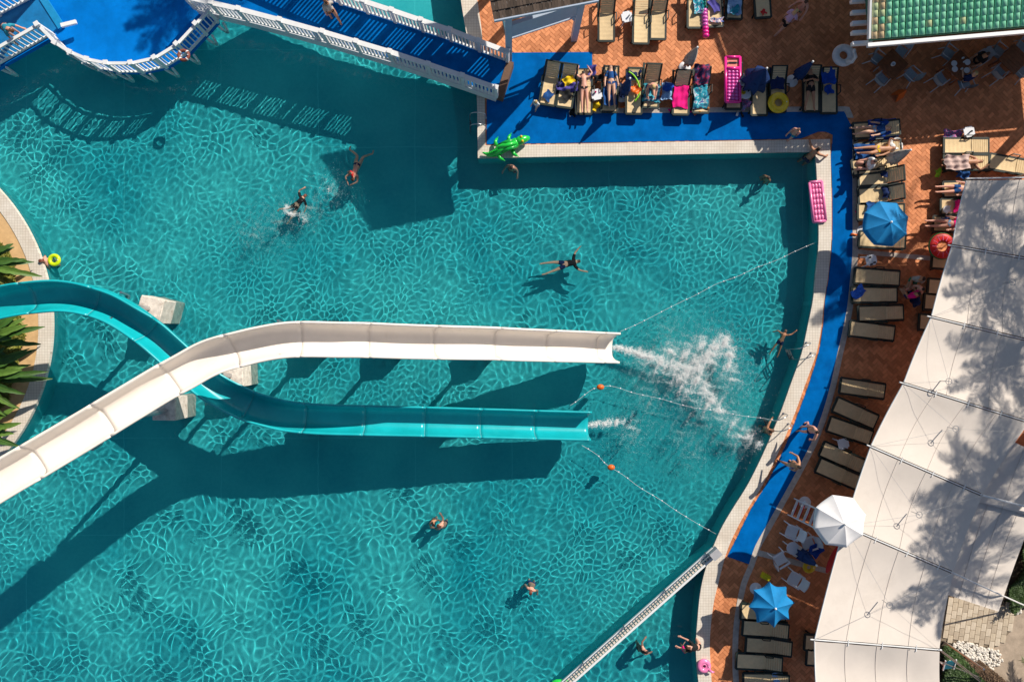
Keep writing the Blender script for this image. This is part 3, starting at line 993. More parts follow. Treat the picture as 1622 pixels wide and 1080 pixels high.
roofb = MB().add([g0 - O - nrm * 0.02, g1 - O - nrm * 0.02, g1 - O + nrm * 9 + Vector((0, 0, 9 * slope)), g0 - O + nrm * 9 + Vector((0, 0, 9 * slope)),
                  g0 - O - Vector((0, 0, .15)), g1 - O - Vector((0, 0, .15)), g1 - O + nrm * 9 + Vector((0, 0, -.15)), g0 - O + nrm * 9 + Vector((0, 0, -.15))],
                 [(0, 1, 2, 3), (4, 7, 6, 5), (0, 4, 5, 1), (1, 5, 6, 2), (2, 6, 7, 3), (3, 7, 4, 0)]).build('roof', mat('roof_under', (0.04, 0.16, 0.11), 0.8), kio)
rz = math.atan2(u.y, u.x)
ncol = 29
for r in range(9):
    for c in range(ncol):
        p = g0 + u * (tww * (c + 0.5)) + nrm * (tl * r)
        wgt = R.random()
        k = 0 if wgt < 0.45 else 1 if wgt < 0.7 else 2
        if c < 2 and R.random() < 0.6: k = 3 if R.random() < 0.6 else 4
        elif R.random() < 0.03: k = 3
        put('roof_tile', gm[k], roofb, (p.x - O.x, p.y - O.y, GZ + slope * tl * r + 0.012), rz)
MB().bar(g0 - O - nrm * 0.22 - u * 0.15, g1 - O - nrm * 0.22, 0.14, 0.14).build('gutter', M_WHITE, kio)
MB().bar(g0 - O - u * 0.1 + Vector((0, 0, 0.06)), g0 - O - u * 0.1 + nrm * 9 + Vector((0, 0, 9 * slope + .06)), 0.08, 0.16).build('barge_board', M_WHITE, kio)
for (y) in (2, 20, 37, 52, 69):
    a, b = P(1349 + (69 - y) * -0.02, y + 1, 3.0), P(1380, y - 1, 3.0)
    MB().bar(a - O, b - O, 0.13, 0.2).build('pergola_beam', M_WHITE, kio)
for (x, y) in ((1405, 42), (1528, 32), (1700, 20)):
    q = P(x, y, 0) - O
    MB().box((q.x, q.y, 1.55), (0.3, 0.3, 3.1)).build('column', M_PALE, kio)
wq = [P(1425, 45, 0), P(1760, 20, 0), P(1760, -180, 0), P(1425, -180, 0)]
MB().prism([(p.x - O.x, p.y - O.y + 1.0) for p in wq], 0, 3.0).build('wall', mat('kiosk_wall', (0.4, 0.38, 0.36), 0.8), kio)

# ------------------------------------------------------------------ tensioned canvas canopy
CZ = 3.0
O = P(1450, 760, 0)
can = thing('shade_canopy', 'large cream canvas shade canopy in laced panels beside the loungers', 'canopy', O)
J = [((1531, 284), (1700, 281)), ((1508, 389), (1700, 422)), ((1475, 502), (1700, 556)), ((1431, 607), (1700, 690)),
     ((1379, 707), (1556, 784)), ((1338, 833), (1510, 907)), ((1290, 1013), (1488, 1029)), ((1294, 1110), (1492, 1125))]
def panel(a, b, c, d, sag=0.20, z=CZ, name='canvas_panel', ins=0.06):
    A, B, C, D = (P(x, y, z) - O for x, y in (a, b, c, d))
    def inset(p, q):
        return p + (q - p).normalized() * ins
    A2, D2 = inset(A, D), inset(D, A)
    B2, C2 = inset(B, C), inset(C, B)
    def fn(u, v):
        p = A2.lerp(B2, u).lerp(D2.lerp(C2, u), v)
        s = math.sin(math.pi * v) * (0.35 + 0.65 * math.sin(math.pi * min(1, max(0, u))))
        return p + Vector((0, 0, -sag * s + 0.012 * math.sin(u * 21 + v * 3)))
    mb = MB().grid(fn, 24, 14)
    nv = len(mb.v)
    mb.add([(x, y, zz - 0.012) for x, y, zz in mb.v[:nv]], [tuple(reversed(f)) for f in mb.f[:]])
    o = mb.build(name, M_FABRIC, can, smooth=True)
    # seams of the cloth lengths
    for k in range(1, 4):
        pts_ = [Vector(fn(k / 4, v / 14)) + Vector((0, 0, 0.006)) for v in range(15)]
        MB().tube(pts_, 0.012, 4).build('seam', M_FABRIC, o)
    hem = [Vector(fn(0, v / 14)) + Vector((0, 0, 0.004)) for v in range(15)]
    MB().tube(hem, 0.025, 5).build('hem', M_WHITE, o)
    return fn
def lacing(a, b, z=CZ):
    A, B = P(*a, z) - O, P(*b, z) - O
    d = (B - A); L = d.length; d.normalize()
    MB().cyl(A + Vector((0, 0, -.02)) - d * 0.15, B + Vector((0, 0, -.02)) + d * .1, 0.028, n=6).build('ridge_pipe', M_WHITE, can)
    n_ = Vector((-d.y, d.x, 0))
    MB().bar(A + Vector((0, 0, -.10)), B + Vector((0, 0, -.10)), 0.20, 0.012).build('gap_shade_strip', mat('gap_shade_brown', (0.035, 0.024, 0.018), 0.9, 0.3, 9), can)  # added strip; its dark brown stands in for shade in the panel gap
    for k in range(1, int(L / 1.35) + 1):
        q = A + d * (k * 1.35)
        if k * 1.35 > L - 0.2: break
        MB().bar(q - n_ * 0.13, q + n_ * 0.13, 0.03, 0.03).build('tie', M_WHITE, can)
fns = []
for i in range(len(J) - 1):
    (a, b), (d, c) = J[i], J[i + 1]
    if i == 3:
        b = (1630, 668.5); c = (1556, 784)
    fns.append(panel(a, b, c, d))
for i in range(1, 7):
    lacing(*J[i])
MB().cyl(P(1531, 283, CZ) - O, P(1700, 280, CZ) - O, 0.03, n=6).build('ridge_pipe', M_WHITE, can)
# second row of panels, slightly lower
panel((1586, 690), (1740, 760), (1740, 845), (1536, 792), z=2.7, sag=0.08, ins=0.02)
panel((1545, 782), (1640, 808), (1582, 969), (1496, 941), z=2.6, sag=0.12, ins=0.02)
MB().tube([P(1556, 784, CZ) - O, P(1640, 806, CZ - 0.1) - O], 0.04, 6).build('ridge_pipe', M_WHITE, can)
MB().tube([P(1510, 907, CZ) - O, P(1584, 941, CZ - 0.2) - O, P(1622, 958, 0.4) - O], 0.03, 6).build('guy_pipe', M_WHITE, can)
for (a, b) in (((1488, 1029, CZ), (1560, 1085, 0.1)), ((1440, 1028, CZ), (1552, 1072, 0.2)), ((1488, 1027, CZ), (1555, 1078, 0.1))):
    MB().tube([P(*a) - O, P(*b) - O], 0.022, 5).build('guy_pipe', M_STEEL, can)
# flying masts: ring and stay cables above each panel
for i, (x, y) in enumerate(((1604, 447), (1503, 604), (1514, 679), (1456, 815), (1409, 958))):
    c = P(x, y, CZ + 0.45) - O
    MB().torus(c, 0.12, 0.012, 18, 6).build('mast_ring', M_STEEL, can)
    MB().cyl(c - Vector((0, 0, 0.52)), c, 0.02).build('mast', M_STEEL, can)
    ji = (1, 2, 3, 4, 5)[i]
    for (q) in (J[ji][0], J[ji][1], J[ji + 1][0], J[ji + 1][1]):
        qx = min(q[0], 1700)
        MB().tube([c, P(qx, q[1], CZ + 0.03) - O], 0.0045, 4).build('stay_cable', M_STEEL, can)
for (x, y) in ((1540, 296), (1512, 395), (1480, 508), (1437, 612), (1386, 713), (1345, 840), (1298, 1016), (1500, 900), (1480, 1020), (1550, 775)):
    q = P(x + (x - 811) * 0.13, y + (y - 540) * 0.1, CZ) - O
    MB().cyl((q.x + 0.1, q.y, 0), (q.x + 0.1, q.y, CZ - 0.45), 0.04).build('mast_post', M_STEEL, can)

# ------------------------------------------------------------------ palms
M_PALM = mat('palm_leaf', (0.055, 0.10, 0.025), 0.55, 0.35, 3)
M_TRUNK = mat('palm_trunk', (0.13, 0.09, 0.06), 0.9, 0.3, 5, bump=0.6)
def frond_geo(mb, base, az, el, L, droop, n=26, wl=0.5, seed=0):
    rr = random.Random(seed)
    d = Vector((math.cos(az), math.sin(az), 0)); up = Vector((0, 0, 1))
    pts_ = []
    for i in range(n + 1):
        t = i / n
        pts_.append(Vector(base) + d * (L * t * math.cos(el)) + up * (L * (math.sin(el) * t - droop * t * t)))
    mb.tube(pts_, [0.03 * (1 - 0.85 * i / n) + 0.004 for i in range(n + 1)], 4)
    side = Vector((-d.y, d.x, 0))
    for i in range(3, n + 1):
        t = i / n
        tg = (pts_[i] - pts_[i - 1]).normalized()
        for s_ in (-1, 1):
            for h_ in (0, 0.5):
                p = pts_[i - 1].lerp(pts_[i], h_)
                ll = wl * (0.35 + 0.65 * math.sin(math.pi * min(1, t * 0.85 + 0.12))) * rr.uniform(0.8, 1.1)
                dr = (side * s_ * 0.75 + tg * 0.7 + up * rr.uniform(-0.35, 0.15)).normalized()
                w_ = tg * 0.022
                m_ = p + dr * ll * 0.5
                e = p + dr * ll + Vector((0, 0, -0.12 * ll))
                mb.add([p - w_ * .6, p + w_ * .6, m_ + w_, m_ - w_, e], [(0, 1, 2, 3), (3, 2, 4)])
def palm(label, x, y, h, L=2.9, nf=24, seed=1, z0=0.0):
    rr = random.Random(seed)
    p = P(x, y, 0)
    root = thing('palm_tree', label, 'palm tree', (p.x, p.y, z0), group='tall palms behind the canopy')
    pts_ = [(0.25 * math.sin(i * 0.5), 0.1 * math.sin(i * 0.4), h * i / 10) for i in range(11)]
    MB().tube(pts_, [0.24 - 0.09 * i / 10 + (0.02 if i % 2 else 0) for i in range(11)], 10).build('trunk', M_TRUNK, root)
    mb = MB()
    for i in range(nf):
        az = i * 2.399 + rr.uniform(-.2, .2)
        lev = i / nf
        frond_geo(mb, pts_[-1], az, 1.15 - 1.5 * lev + rr.uniform(-.1, .1), L * rr.uniform(0.85, 1.1), 0.32 + 0.12 * lev, n=24, wl=0.62, seed=seed * 100 + i)
    mb.build('crown', M_PALM, root)
    return root
LP = 'tall feather palm rising behind the cream canvas canopy'
palm(LP, 1722, 520, 10.0, seed=1)
palm(LP, 1668, 640, 9.0, seed=2, L=2.6)
palm(LP, 1765, 300, 9.5, seed=3)
palm(LP, 1735, 205, 9.0, seed=4)
palm(LP, 1790, 410, 11.0, seed=5)
palm(LP, 1700, 110, 9.2, seed=6)
pl = palm('tall palm growing beyond the raised blue platform', 590, -310, 9.0, seed=7)
del pl['group']

# ------------------------------------------------------------------ sun loungers
LH = 0.36
def make_lounger(back_deg, arms=True):
    root = thing('sun_lounger', '', 'sun lounger')
    L0, HN, BL, W = -0.97, 0.22, 0.75, 0.68
    ba = math.radians(back_deg)
    by, bz_ = HN + BL * math.cos(ba), LH + BL * math.sin(ba)
    g = MB()
    for s_ in (-1, 1):
        g.bar((s_ * W / 2, L0, LH - 0.03), (s_ * W / 2, 0.97, LH - 0.03), 0.085, 0.08)
    g.bar((-W / 2, L0, LH - 0.028), (W / 2, L0, LH - 0.028), 0.09, 0.08)
    g.bar((-W / 2, 0.95, LH - 0.10), (W / 2, 0.95, LH - 0.10), 0.05, 0.05)
    g.build('frame', M_FRAME, root)
    for s_ in (-1, 1):
        for y_ in (-0.72, 0.70):
            MB().bar((s_ * W / 2, y_, LH - 0.06), (s_ * (W / 2 + 0.02), y_ + (0.08 if y_ > 0 else -0.08), 0.0), 0.06, 0.06).build('leg', M_FRAME, root)
        if arms:
            MB().tube([(s_ * (W / 2 + 0.02), -0.18, LH), (s_ * (W / 2 + 0.07), -0.12, LH + 0.2), (s_ * (W / 2 + 0.07), 0.18, LH + 0.21), (s_ * (W / 2 + 0.03), 0.26, LH)], 0.025, 5).build('armrest', M_FRAME, root)
    mb = MB()
    def seat(u, v):
        x = (u - 0.5) * (W - 0.10); y = L0 + 0.045 + (HN - L0 - 0.035) * v
        return Vector((x, y, LH + 0.012 - 0.018 * math.sin(math.pi * u) + 0.004 * math.sin(v * 40)))
    mb.grid(seat, 6, 22)
    n_ = len(mb.v); mb.add([(x, y, z - 0.02) for x, y, z in mb.v[:n_]], [tuple(reversed(f)) for f in mb.f[:]])
    mb.build('seat', M_SLING, root, smooth=True)
    bk = MB()
    ux = Vector((0, math.cos(ba), math.sin(ba))); un = Vector((0, -math.sin(ba), math.cos(ba)))
    o0 = Vector((0, HN, LH + 0.012))
    ns_ = 8
    for k in range(ns_):
        c = o0 + ux * (BL * (k + 0.5) / ns_)
        bk.box(c, (W - 0.13, BL / ns_ - 0.012, 0.018), M=Matrix((Vector((1, 0, 0)), ux, un)).transposed())
    bo = bk.build('backrest', M_SLING, root)
    bf = MB()
    for s_ in (-1, 1):
        bf.bar(o0 + Vector((s_ * (W / 2 - 0.012), 0, 0)), o0 + ux * BL + Vector((s_ * (W / 2 - 0.02), 0, 0)), 0.07, 0.05)
    bf.bar(o0 + ux * BL + Vector((-W / 2, 0, 0)), o0 + ux * BL + Vector((W / 2, 0, 0)), 0.05, 0.05)
    if back_deg > 5:
        bf.bar(o0 + ux * BL * 0.6, Vector((0, HN + BL * 0.75, LH - 0.05)), 0.04, 0.04)
    bf.build('backrest_frame', M_FRAME, bo)
    return root
PROTO = {}
def lounger(px, py, head, back=0, label='', group=None):
    """head: compass angle of the head end in the photo, degrees from +x counter-clockwise"""
    key = back
    p = P(px, py, 0.3); rz = math.radians(head - 90)
    if key not in PROTO:
        r = make_lounger(back); PROTO[key] = r
        r.location = (p.x, p.y, 0.0); r.rotation_euler = (0, 0, rz)
        tag(r, label, None, group)
    else:
        src = PROTO[key]
        r = copy_tree(src)
        r.location = (p.x, p.y, 0.0); r.rotation_euler = (0, 0, rz)
        r['label'] = label
        if group: r['group'] = group
        elif 'group' in r.keys(): del r['group']
    return r
GA = 'empty loungers with flat backs by the blue walkway'
GB = 'empty loungers between the drain kerb and the canopy'
EL = 'empty flat beige sun lounger in a row between drain kerb and canvas canopy'
lounger(872, 132, 80, 50, 'beige sun lounger on the blue mat with a folded blue towel at its foot')
lounger(898, 136, 82, 50, 'beige sun lounger holding a yellow cloth and a purple towel')
lounger(925, 146, 89, 0, 'sun lounger under the face-down sunbather in black swim briefs')
lounger(966, 143, 88, 12, 'sun lounger with black bag at its head and creased blue towel')
lounger(1004, 146, 89, 20, 'sun lounger carrying the lime foam noodle and an orange bag')
lounger(1031, 136, 88, 50, 'sun lounger of the seated bather beside the white umbrella base')
lounger(1078, 147, 89, 45, 'sun lounger covered by the bright pink towel')
lounger(1110, 144, 89, 25, 'sun lounger covered by the blue patterned beach towel')
lounger(1161, 138, 90, 12, 'sun lounger under the pink air mattress')
lounger(1202, 148, 90, 20, 'sun lounger below the half folded navy umbrella')
lounger(1231, 143, 90, 20, 'sun lounger with navy towel behind the yellow swim ring')
lounger(1284, 142, 90, 20, 'sun lounger of the person dressed in black')
lounger(1312, 145, 90, 12, 'sun lounger with blue towel next to the person in black')
lounger(960, 31, 90, 50, 'empty sun lounger with raised back beside a small white side table')
lounger(1015, 35, 89, 12, 'empty grey shaded sun lounger right of a small white side table')
lounger(1042, 28, 89, 50, 'empty sun lounger with raised back touching the shaded one')
lounger(1101, 10, 90, 25, 'sun lounger left of the rolled pink and teal mattress')
lounger(1131, 8, 92, 12, 'sun lounger with blue printed towel right of the rolled mattress')
lounger(1163, -4, 88, 12, 'sun lounger under pale blue towel with a teal cap')
lounger(1206, -6, 94, 12, 'sun lounger with a small red pouch at its foot')
lounger(1386, 206, 4, 12, 'sun lounger spread with a large royal blue towel and a bather')
lounger(1388, 238, 5, 12, 'sun lounger of the bather in a bikini')
lounger(1384, 262, 8, 0, 'sun lounger beside the folded white umbrella')
lounger(1394, 281, 4, 50, 'sun lounger with a small dark pouch above the blue umbrella')
lounger(1394, 309, 4, 50, 'sun lounger with navy bag directly above the blue umbrella')
lounger(1393, 336, 0, 12, 'sun lounger almost hidden by the open blue umbrella')
lounger(1395, 381, -4, 12, 'sun lounger half under the open blue umbrella beside the pale kerb strip')
lounger(1388, 439, -4, 0, EL, GB)
lounger(1384, 467, 0, 0, 'sun lounger with a blue cloth over its foot corner')
lounger(1394, 496, 2, 0, EL, GB)
lounger(1380, 524, -7, 0, EL, GB)
for (x, y, a) in ((1365, 615, -8), (1354, 654, -24), (1345, 682, -19), (1333, 724, -24), (1327, 750, -24)):
    lounger(x, y, a, 0, EL, GB)
lounger(1208, 969, -3, 0, 'empty sun lounger mostly under the scalloped blue umbrella')
for (x, y, a) in ((1211, 995, -4), (1216, 1022, -4), (1201, 1047, -3)):
    lounger(x, y, a, 12, 'empty beige sun lounger below the scalloped blue umbrella', 'loungers below the scalloped umbrella')
lounger(1212, 1077, 0, 12, 'sun lounger with a light blue towel at the end of the lower row')
lounger(1309, 1018, -4, 0, 'sun lounger peeking out from under the canopy edge', 'loungers tucked under the canopy edge')
lounger(1312, 1042, -4, 0, 'sun lounger peeking out from under the canopy edge', 'loungers tucked under the canopy edge')
lounger(1529, 232, 0, 0, 'empty sun lounger beside the wrapped sunbather by the restaurant')
lounger(1529, 258, 0, 0, 'sun lounger of the sunbather wrapped in a pale towel')
lounger(1528, 300, 2, 0, 'sun lounger of the bather lying at the canopy corner')
lounger(1524, 328, 0, 0, 'empty sun lounger with a clear bag near the canopy corner')
lounger(1512, 356, -2, 0, 'sun lounger with a blue towel above the watermelon float')
for (x, y) in ((1510, 415), (1504, 456), (1498, 480), (1490, 512)):
    lounger(x, y, -4, 0, 'sun lounger peeking out from under the canopy edge', 'loungers tucked under the canopy edge')
lounger(1600, 262, -10, 0, 'dark shaded sun lounger just above the canopy corner', 'dark loungers by the canopy top')

# ------------------------------------------------------------------ towels and cloths
def hash01(i):
    return (math.sin(i * 127.1 + 3.7) * 43758.5453) % 1.0
def cloth(name, label, px, py, head, w, l, m, z=LH + 0.03, wr=0.02, seed=1, group=None, lift=None, cat='towel', edge=0.06):
    """a draped cloth: thick sheet with folds; lift = (y0, angle) follows a raised backrest"""
    p = P(px, py, z)
    mb = MB()
    ph = [hash01(seed * 7 + k) * 6.28 for k in range(6)]
    def fn(u, v):
        x = (u - 0.5) * w; y = (v - 0.5) * l
        x += edge * 0.5 * math.sin(v * 7 + ph[0]); y += edge * 0.5 * math.sin(u * 6 + ph[1])
        zz = wr * (math.sin(x * 11 + y * 5 + ph[2]) + 0.7 * math.sin(y * 17 - x * 4 + ph[3]) + 0.5 * math.sin(x * 29 + ph[4]))
        if lift and y > lift[0]:
            zz += (y - lift[0]) * math.tan(math.radians(lift[1]))
        over = max(0, abs(x) - 0.33)
        zz -= over * 1.2
        return Vector((x, y, max(0.03 - z, zz)))
    mb.grid(fn, 16, 22)
    n_ = len(mb.v); mb.add([(x, y, q - 0.014) for x, y, q in mb.v[:n_]], [tuple(reversed(f)) for f in mb.f[:]])
    o = mb.build(name, m, None, smooth=True, loc=(p.x, p.y, z + wr * 2), rz=math.radians(head - 90))
    return tag(o, label, cat, group)
def stripes(name, cols, scale=3.0, wave=True):
    m, t, b = node_mat(name)
    tc = t.nodes.new('ShaderNodeTexCoord')
    nz = t.nodes.new('ShaderNodeTexNoise'); nz.inputs['Scale'].default_value = scale; nz.inputs['Detail'].default_value = 2
    nz.inputs['Distortion'].default_value = 1.2
    t.links.new(tc.outputs['Object'], nz.inputs['Vector'])
    rp = t.nodes.new('ShaderNodeValToRGB'); rp.color_ramp.interpolation = 'CONSTANT'
    while len(rp.color_ramp.elements) < len(cols): rp.color_ramp.elements.new(0.5)
    for i, c in enumerate(cols):
        rp.color_ramp.elements[i].position = 0.0 if i == 0 else 0.30 + 0.4 * i / len(cols)
        rp.color_ramp.elements[i].color = (*c, 1)
    t.links.new(nz.outputs['Fac'], rp.inputs['Fac']); t.links.new(rp.outputs['Color'], b.inputs['Base Color'])
    b.inputs['Roughness'].default_value = 0.9
    return m
T_BLUE = mat('towel_blue', (0.01, 0.07, 0.24), 0.95, 0.3, 9, bump=0.5)
T_ROYAL = mat('towel_royal', (0.004, 0.06, 0.36), 0.95, 0.2, 9, bump=0.5)
T_NAVY = mat('towel_navy', (0.006, 0.02, 0.09), 0.95, 0.25, 9, bump=0.5)
T_PURPLE = mat('towel_purple', (0.07, 0.06, 0.28), 0.95, 0.25, 9, bump=0.5)
T_PINK = mat('towel_pink', (0.80, 0.005, 0.20), 0.95, 0.12, 9, bump=0.5)
T_PALE = mat('towel_pale', (0.55, 0.40, 0.36), 0.95, 0.2, 7, bump=0.5)
T_LTBLUE = mat('towel_light_blue', (0.25, 0.42, 0.66), 0.95, 0.15, 9, bump=0.5)
T_YELLOW = mat('cloth_yellow', (0.85, 0.55, 0.01), 0.9, 0.2, 9, bump=0.5)
T_BLACK = mat('cloth_black', (0.01, 0.01, 0.012), 0.9, 0.3, 9, bump=0.5)
T_WHITE = mat('cloth_white', (0.75, 0.74, 0.74), 0.9, 0.08, 9, bump=0.5)
T_WAVES = stripes('beach_print', [(0.02, 0.05, 0.16), (0.01, 0.22, 0.32), (0.02, 0.32, 0.42), (0.45, 0.55, 0.6), (0.05, 0.08, 0.25)], 3.5)
T_DARKP = stripes('dark_print', [(0.01, 0.01, 0.04), (0.04, 0.02, 0.10), (0.3, 0.02, 0.08), (0.02, 0.05, 0.12)], 3)
T_FLOWER = stripes('flower_print', [(0.35, 0.35, 0.5), (0.6, 0.05, 0.2), (0.1, 0.15, 0.4), (0.02, 0.25, 0.2)], 14)
T_PRINT = stripes('printed_cloth', [(0.7, 0.6, 0.5), (0.05, 0.1, 0.35), (0.7, 0.55, 0.5), (0.6, 0.05, 0.2)], 6)
cloth('towel', 'folded blue towel at the foot of the lounger on the blue mat', 868, 152, 60, 0.34, 0.42, T_BLUE, wr=0.03)
cloth('towel', 'bunched purple towel across the lounger with the yellow cloth', 899, 138, 0, 0.42, 0.95, T_PURPLE, wr=0.045, seed=2)
cloth('cloth', 'crumpled yellow cloth on the purple towel', 901, 129, 20, 0.34, 0.5, T_YELLOW, z=LH + 0.12, wr=0.05, seed=3, cat='cloth')
cloth('cloth', 'crumpled black garment at the foot of the purple towel', 898, 152, 30, 0.38, 0.42, T_BLACK, wr=0.04, seed=4, cat='cloth')
cloth('towel', 'creased blue towel along the lounger with the black bag', 966, 149, 88, 0.56, 1.05, T_BLUE, wr=0.035, seed=5)
cloth('towel', 'dark navy towel over the head of the noodle lounger', 1003, 119, 90, 0.62, 0.42, T_NAVY, z=LH + 0.16, wr=0.03, seed=6)
cloth('towel', 'blue and turquoise towel under the seated bather', 1031, 148, 90, 0.8, 0.75, T_WAVES, wr=0.03, seed=7)
cloth('towel', 'bright pink towel over a lounger', 1078, 153, 86, 0.66, 1.0, T_PINK, wr=0.02, seed=8)
cloth('towel', 'blue and teal wave print beach towel over a lounger', 1110, 153, 90, 0.64, 1.05, T_WAVES, wr=0.025, seed=9)
cloth('towel', 'dark print towel hanging on a lounger back above the wave print towel', 1110, 121, 90, 0.66, 0.75, T_DARKP, z=LH + 0.12, wr=0.04, seed=10, lift=(-0.3, 25))
cloth('towel', 'plain navy towel over a lounger above the yellow ring', 1231, 125, 90, 0.62, 0.95, T_NAVY, wr=0.02, seed=11, z=LH + 0.08)
cloth('towel', 'blue towel over the head of the lounger by the person in black', 1311, 121, 90, 0.6, 0.7, T_ROYAL, wr=0.03, seed=12, z=LH + 0.1)
cloth('towel', 'small folded navy towel on the lounger by the person in black', 1312, 143, 110, 0.35, 0.38, T_ROYAL, wr=0.03, seed=13)
cloth('towel', 'pale blue towel on the lounger with a teal cap', 1163, 6, 90, 0.6, 1.0, T_LTBLUE, wr=0.03, seed=14)
cloth('cap', 'round teal swimming cap on the pale blue towel', 1164, 17, 0, 0.34, 0.34, mat('teal_cap', (0.0, 0.22, 0.32), 0.6), z=LH + 0.1, wr=0.03, seed=15, cat='cap', edge=0.1)
cloth('towel', 'purple blue printed cloth on the lounger by the rolled mattress', 1131, 10, 120, 0.35, 0.6, T_PURPLE, wr=0.03, seed=16)
cloth('cloth', 'white cloth with red edging at the foot of a lounger by the rolled mattress', 1135, 33, 0, 0.22, 0.55, T_PRINT, wr=0.03, seed=17, cat='cloth')
cloth('pouch', 'small red pouch lying on a lounger foot', 1209, 20, 20, 0.2, 0.22, M_RED, wr=0.02, seed=18, cat='pouch')
cloth('towel', 'large royal blue towel under the bather on the top lounger of the column', 1399, 204, 4, 0.9, 1.25, T_ROYAL, wr=0.02, seed=19)
cloth('towel', 'striped blue towel beneath the bikini bather', 1370, 240, 5, 0.66, 0.9, T_BLUE, wr=0.02, seed=20)
cloth('towel', 'white towel at the head of the bikini bather', 1418, 229, 5, 0.5, 0.5, T_WHITE, wr=0.03, seed=21, z=LH + 0.08)
cloth('pouch', 'small dark pouch on a lounger above the blue umbrella', 1399, 277, 0, 0.24, 0.3, T_NAVY, wr=0.04, seed=22, cat='pouch')
cloth('bag', 'navy bag on the lounger directly above the blue umbrella', 1402, 305, 10, 0.5, 0.32, T_NAVY, wr=0.05, seed=23, cat='bag')
cloth('towel', 'blue white striped cloth at the left rim of the blue umbrella', 1378, 327, 0, 0.4, 0.35, T_BLUE, wr=0.03, seed=24)
cloth('cloth', 'royal blue cloth over a lounger foot corner by the kerb', 1359, 463, 40, 0.4, 0.62, T_ROYAL, wr=0.02, seed=25, cat='cloth')
cloth('towel', 'light blue towel on the last lounger of the lower row', 1232, 1074, 0, 0.5, 0.45, T_LTBLUE, wr=0.02, seed=26)
cloth('towel', 'blue towel on the lounger above the watermelon float', 1496, 352, 0, 0.4, 0.35, T_BLUE, wr=0.03, seed=27)
cloth('towel', 'magenta towel on a lounger near the canopy corner', 1518, 327, 0, 0.5, 0.4, T_PINK, wr=0.03, seed=28)
cloth('bag', 'clear plastic bag on a lounger near the canopy corner', 1498, 333, 20, 0.3, 0.3, T_WHITE, wr=0.04, seed=29, cat='bag')
cloth('blanket', 'floral blanket bundled on the deck beside the round side table', 1506, 213, 0, 0.35, 0.75, T_FLOWER, z=0.12, wr=0.05, seed=30, cat='blanket')
cloth('bag', 'orange bag on the lounger with the lime noodle', 1006, 143, 30, 0.42, 0.36, M_ORANGE, z=LH + 0.1, wr=0.05, seed=31, cat='bag')
cloth('bag', 'black shoulder bag at the head of a lounger', 965, 113, 90, 0.5, 0.4, T_BLACK, z=LH + 0.1, wr=0.05, seed=32, cat='bag')
cloth('bag', 'yellow orange beach bag on the deck between two loungers', 942, 170, 60, 0.3, 0.4, T_YELLOW, z=0.15, wr=0.06, seed=33, cat='bag')
cloth('bag', 'dark flower print bag beside the small round table', 1178, 166, 30, 0.42, 0.42, T_FLOWER, z=0.2, wr=0.06, seed=34, cat='bag')
cloth('bag', 'navy backpack with white pocket beside the noodle lounger', 984, 146, 75, 0.45, 0.55, T_NAVY, z=0.2, wr=0.06, seed=35, cat='bag')
cloth('towel', 'navy towel hanging by the folded umbrella near the lifeguard chair', 1290, 870, 50, 0.5, 0.55, T_ROYAL, z=0.5, wr=0.05, seed=36)
cloth('bag', 'dark bag with red strap on the walkway edge by the flip flops', 906, 178, 0, 0.3, 0.2, T_BLACK, z=0.08, wr=0.03, seed=37, cat='bag')
cloth('bag', 'black bag on the deck among the seated group', 1447, 475, 10, 0.6, 0.4, T_NAVY, z=0.3, wr=0.07, seed=38, cat='bag')

for i, (x, y) in enumerate(((903, 181), (908, 183), (1097, 178), (1103, 180), (1168, 180), (1175, 182), (1062, 176), (987, 170), (1242, 174), (1358, 300), (1358, 338), (1352, 372))):
    p = P(x, y)
    q = MB().tube([(0, -0.12, 0.02), (0.01, 0, 0.02), (0, 0.13, 0.02)], [0.035, 0.045, 0.05], 8).tube([(-0.045, 0.05, 0.03), (0, 0.04, 0.08), (0.045, 0.05, 0.03)], 0.014, 5)
    tag(q.build('sandal', (T_WHITE, T_BLACK, T_PINK, M_ORANGE)[i % 4], None, True, (p.x, p.y, 0.022), i * 0.7), 'single sandal left on the deck at a lounger foot', 'sandal', 'sandals left at the lounger feet')
cloth('bag', 'orange and black beach bag at the foot of the wave print towel', 1110, 172, 0, 0.35, 0.6, stripes('bag_print', [(0.5, 0.15, 0.03), (0.02, 0.02, 0.02), (0.6, 0.3, 0.05)], 9), z=0.2, wr=0.06, seed=51, cat='bag')
cloth('towel', 'white towel with dark stripes hanging beside the pink mattress', 1177, 128, 60, 0.3, 0.5, T_WHITE, z=0.5, wr=0.05, seed=52)
cloth('bag', 'light blue bag standing by the closed cream umbrella', 1057, 146, 85, 0.5, 0.75, T_LTBLUE, z=0.25, wr=0.05, seed=53, cat='bag')
cloth('cloth', 'navy shirt lying on the light blue bag', 1058, 139, 70, 0.4, 0.35, T_ROYAL, z=0.45, wr=0.05, seed=54, cat='cloth')
cloth('towel', 'purple towel behind the head of the sunbather in black briefs', 938, 113, 80, 0.3, 0.45, T_PURPLE, z=LH + 0.1, wr=0.04, seed=55)
cloth('bag', 'dark basket on the deck beside the square side table', 947, 126, 20, 0.35, 0.35, T_BLACK, z=0.25, wr=0.06, seed=56, cat='bag')
cloth('towel', 'teal print towel on the lounger left of the rolled mattress', 1106, 10, 90, 0.4, 0.7, T_WAVES, z=LH + 0.06, wr=0.03, seed=57)
cloth('bag', 'green bag on the deck beside the wrapped sunbather', 1484, 275, 20, 0.3, 0.3, M_LIME, z=0.15, wr=0.05, seed=58, cat='bag')
cloth('towel', 'dark blue towel on the deck below the wrapped sunbather', 1524, 277, 0, 0.3, 0.6, T_BLUE, z=0.3, wr=0.05, seed=59)
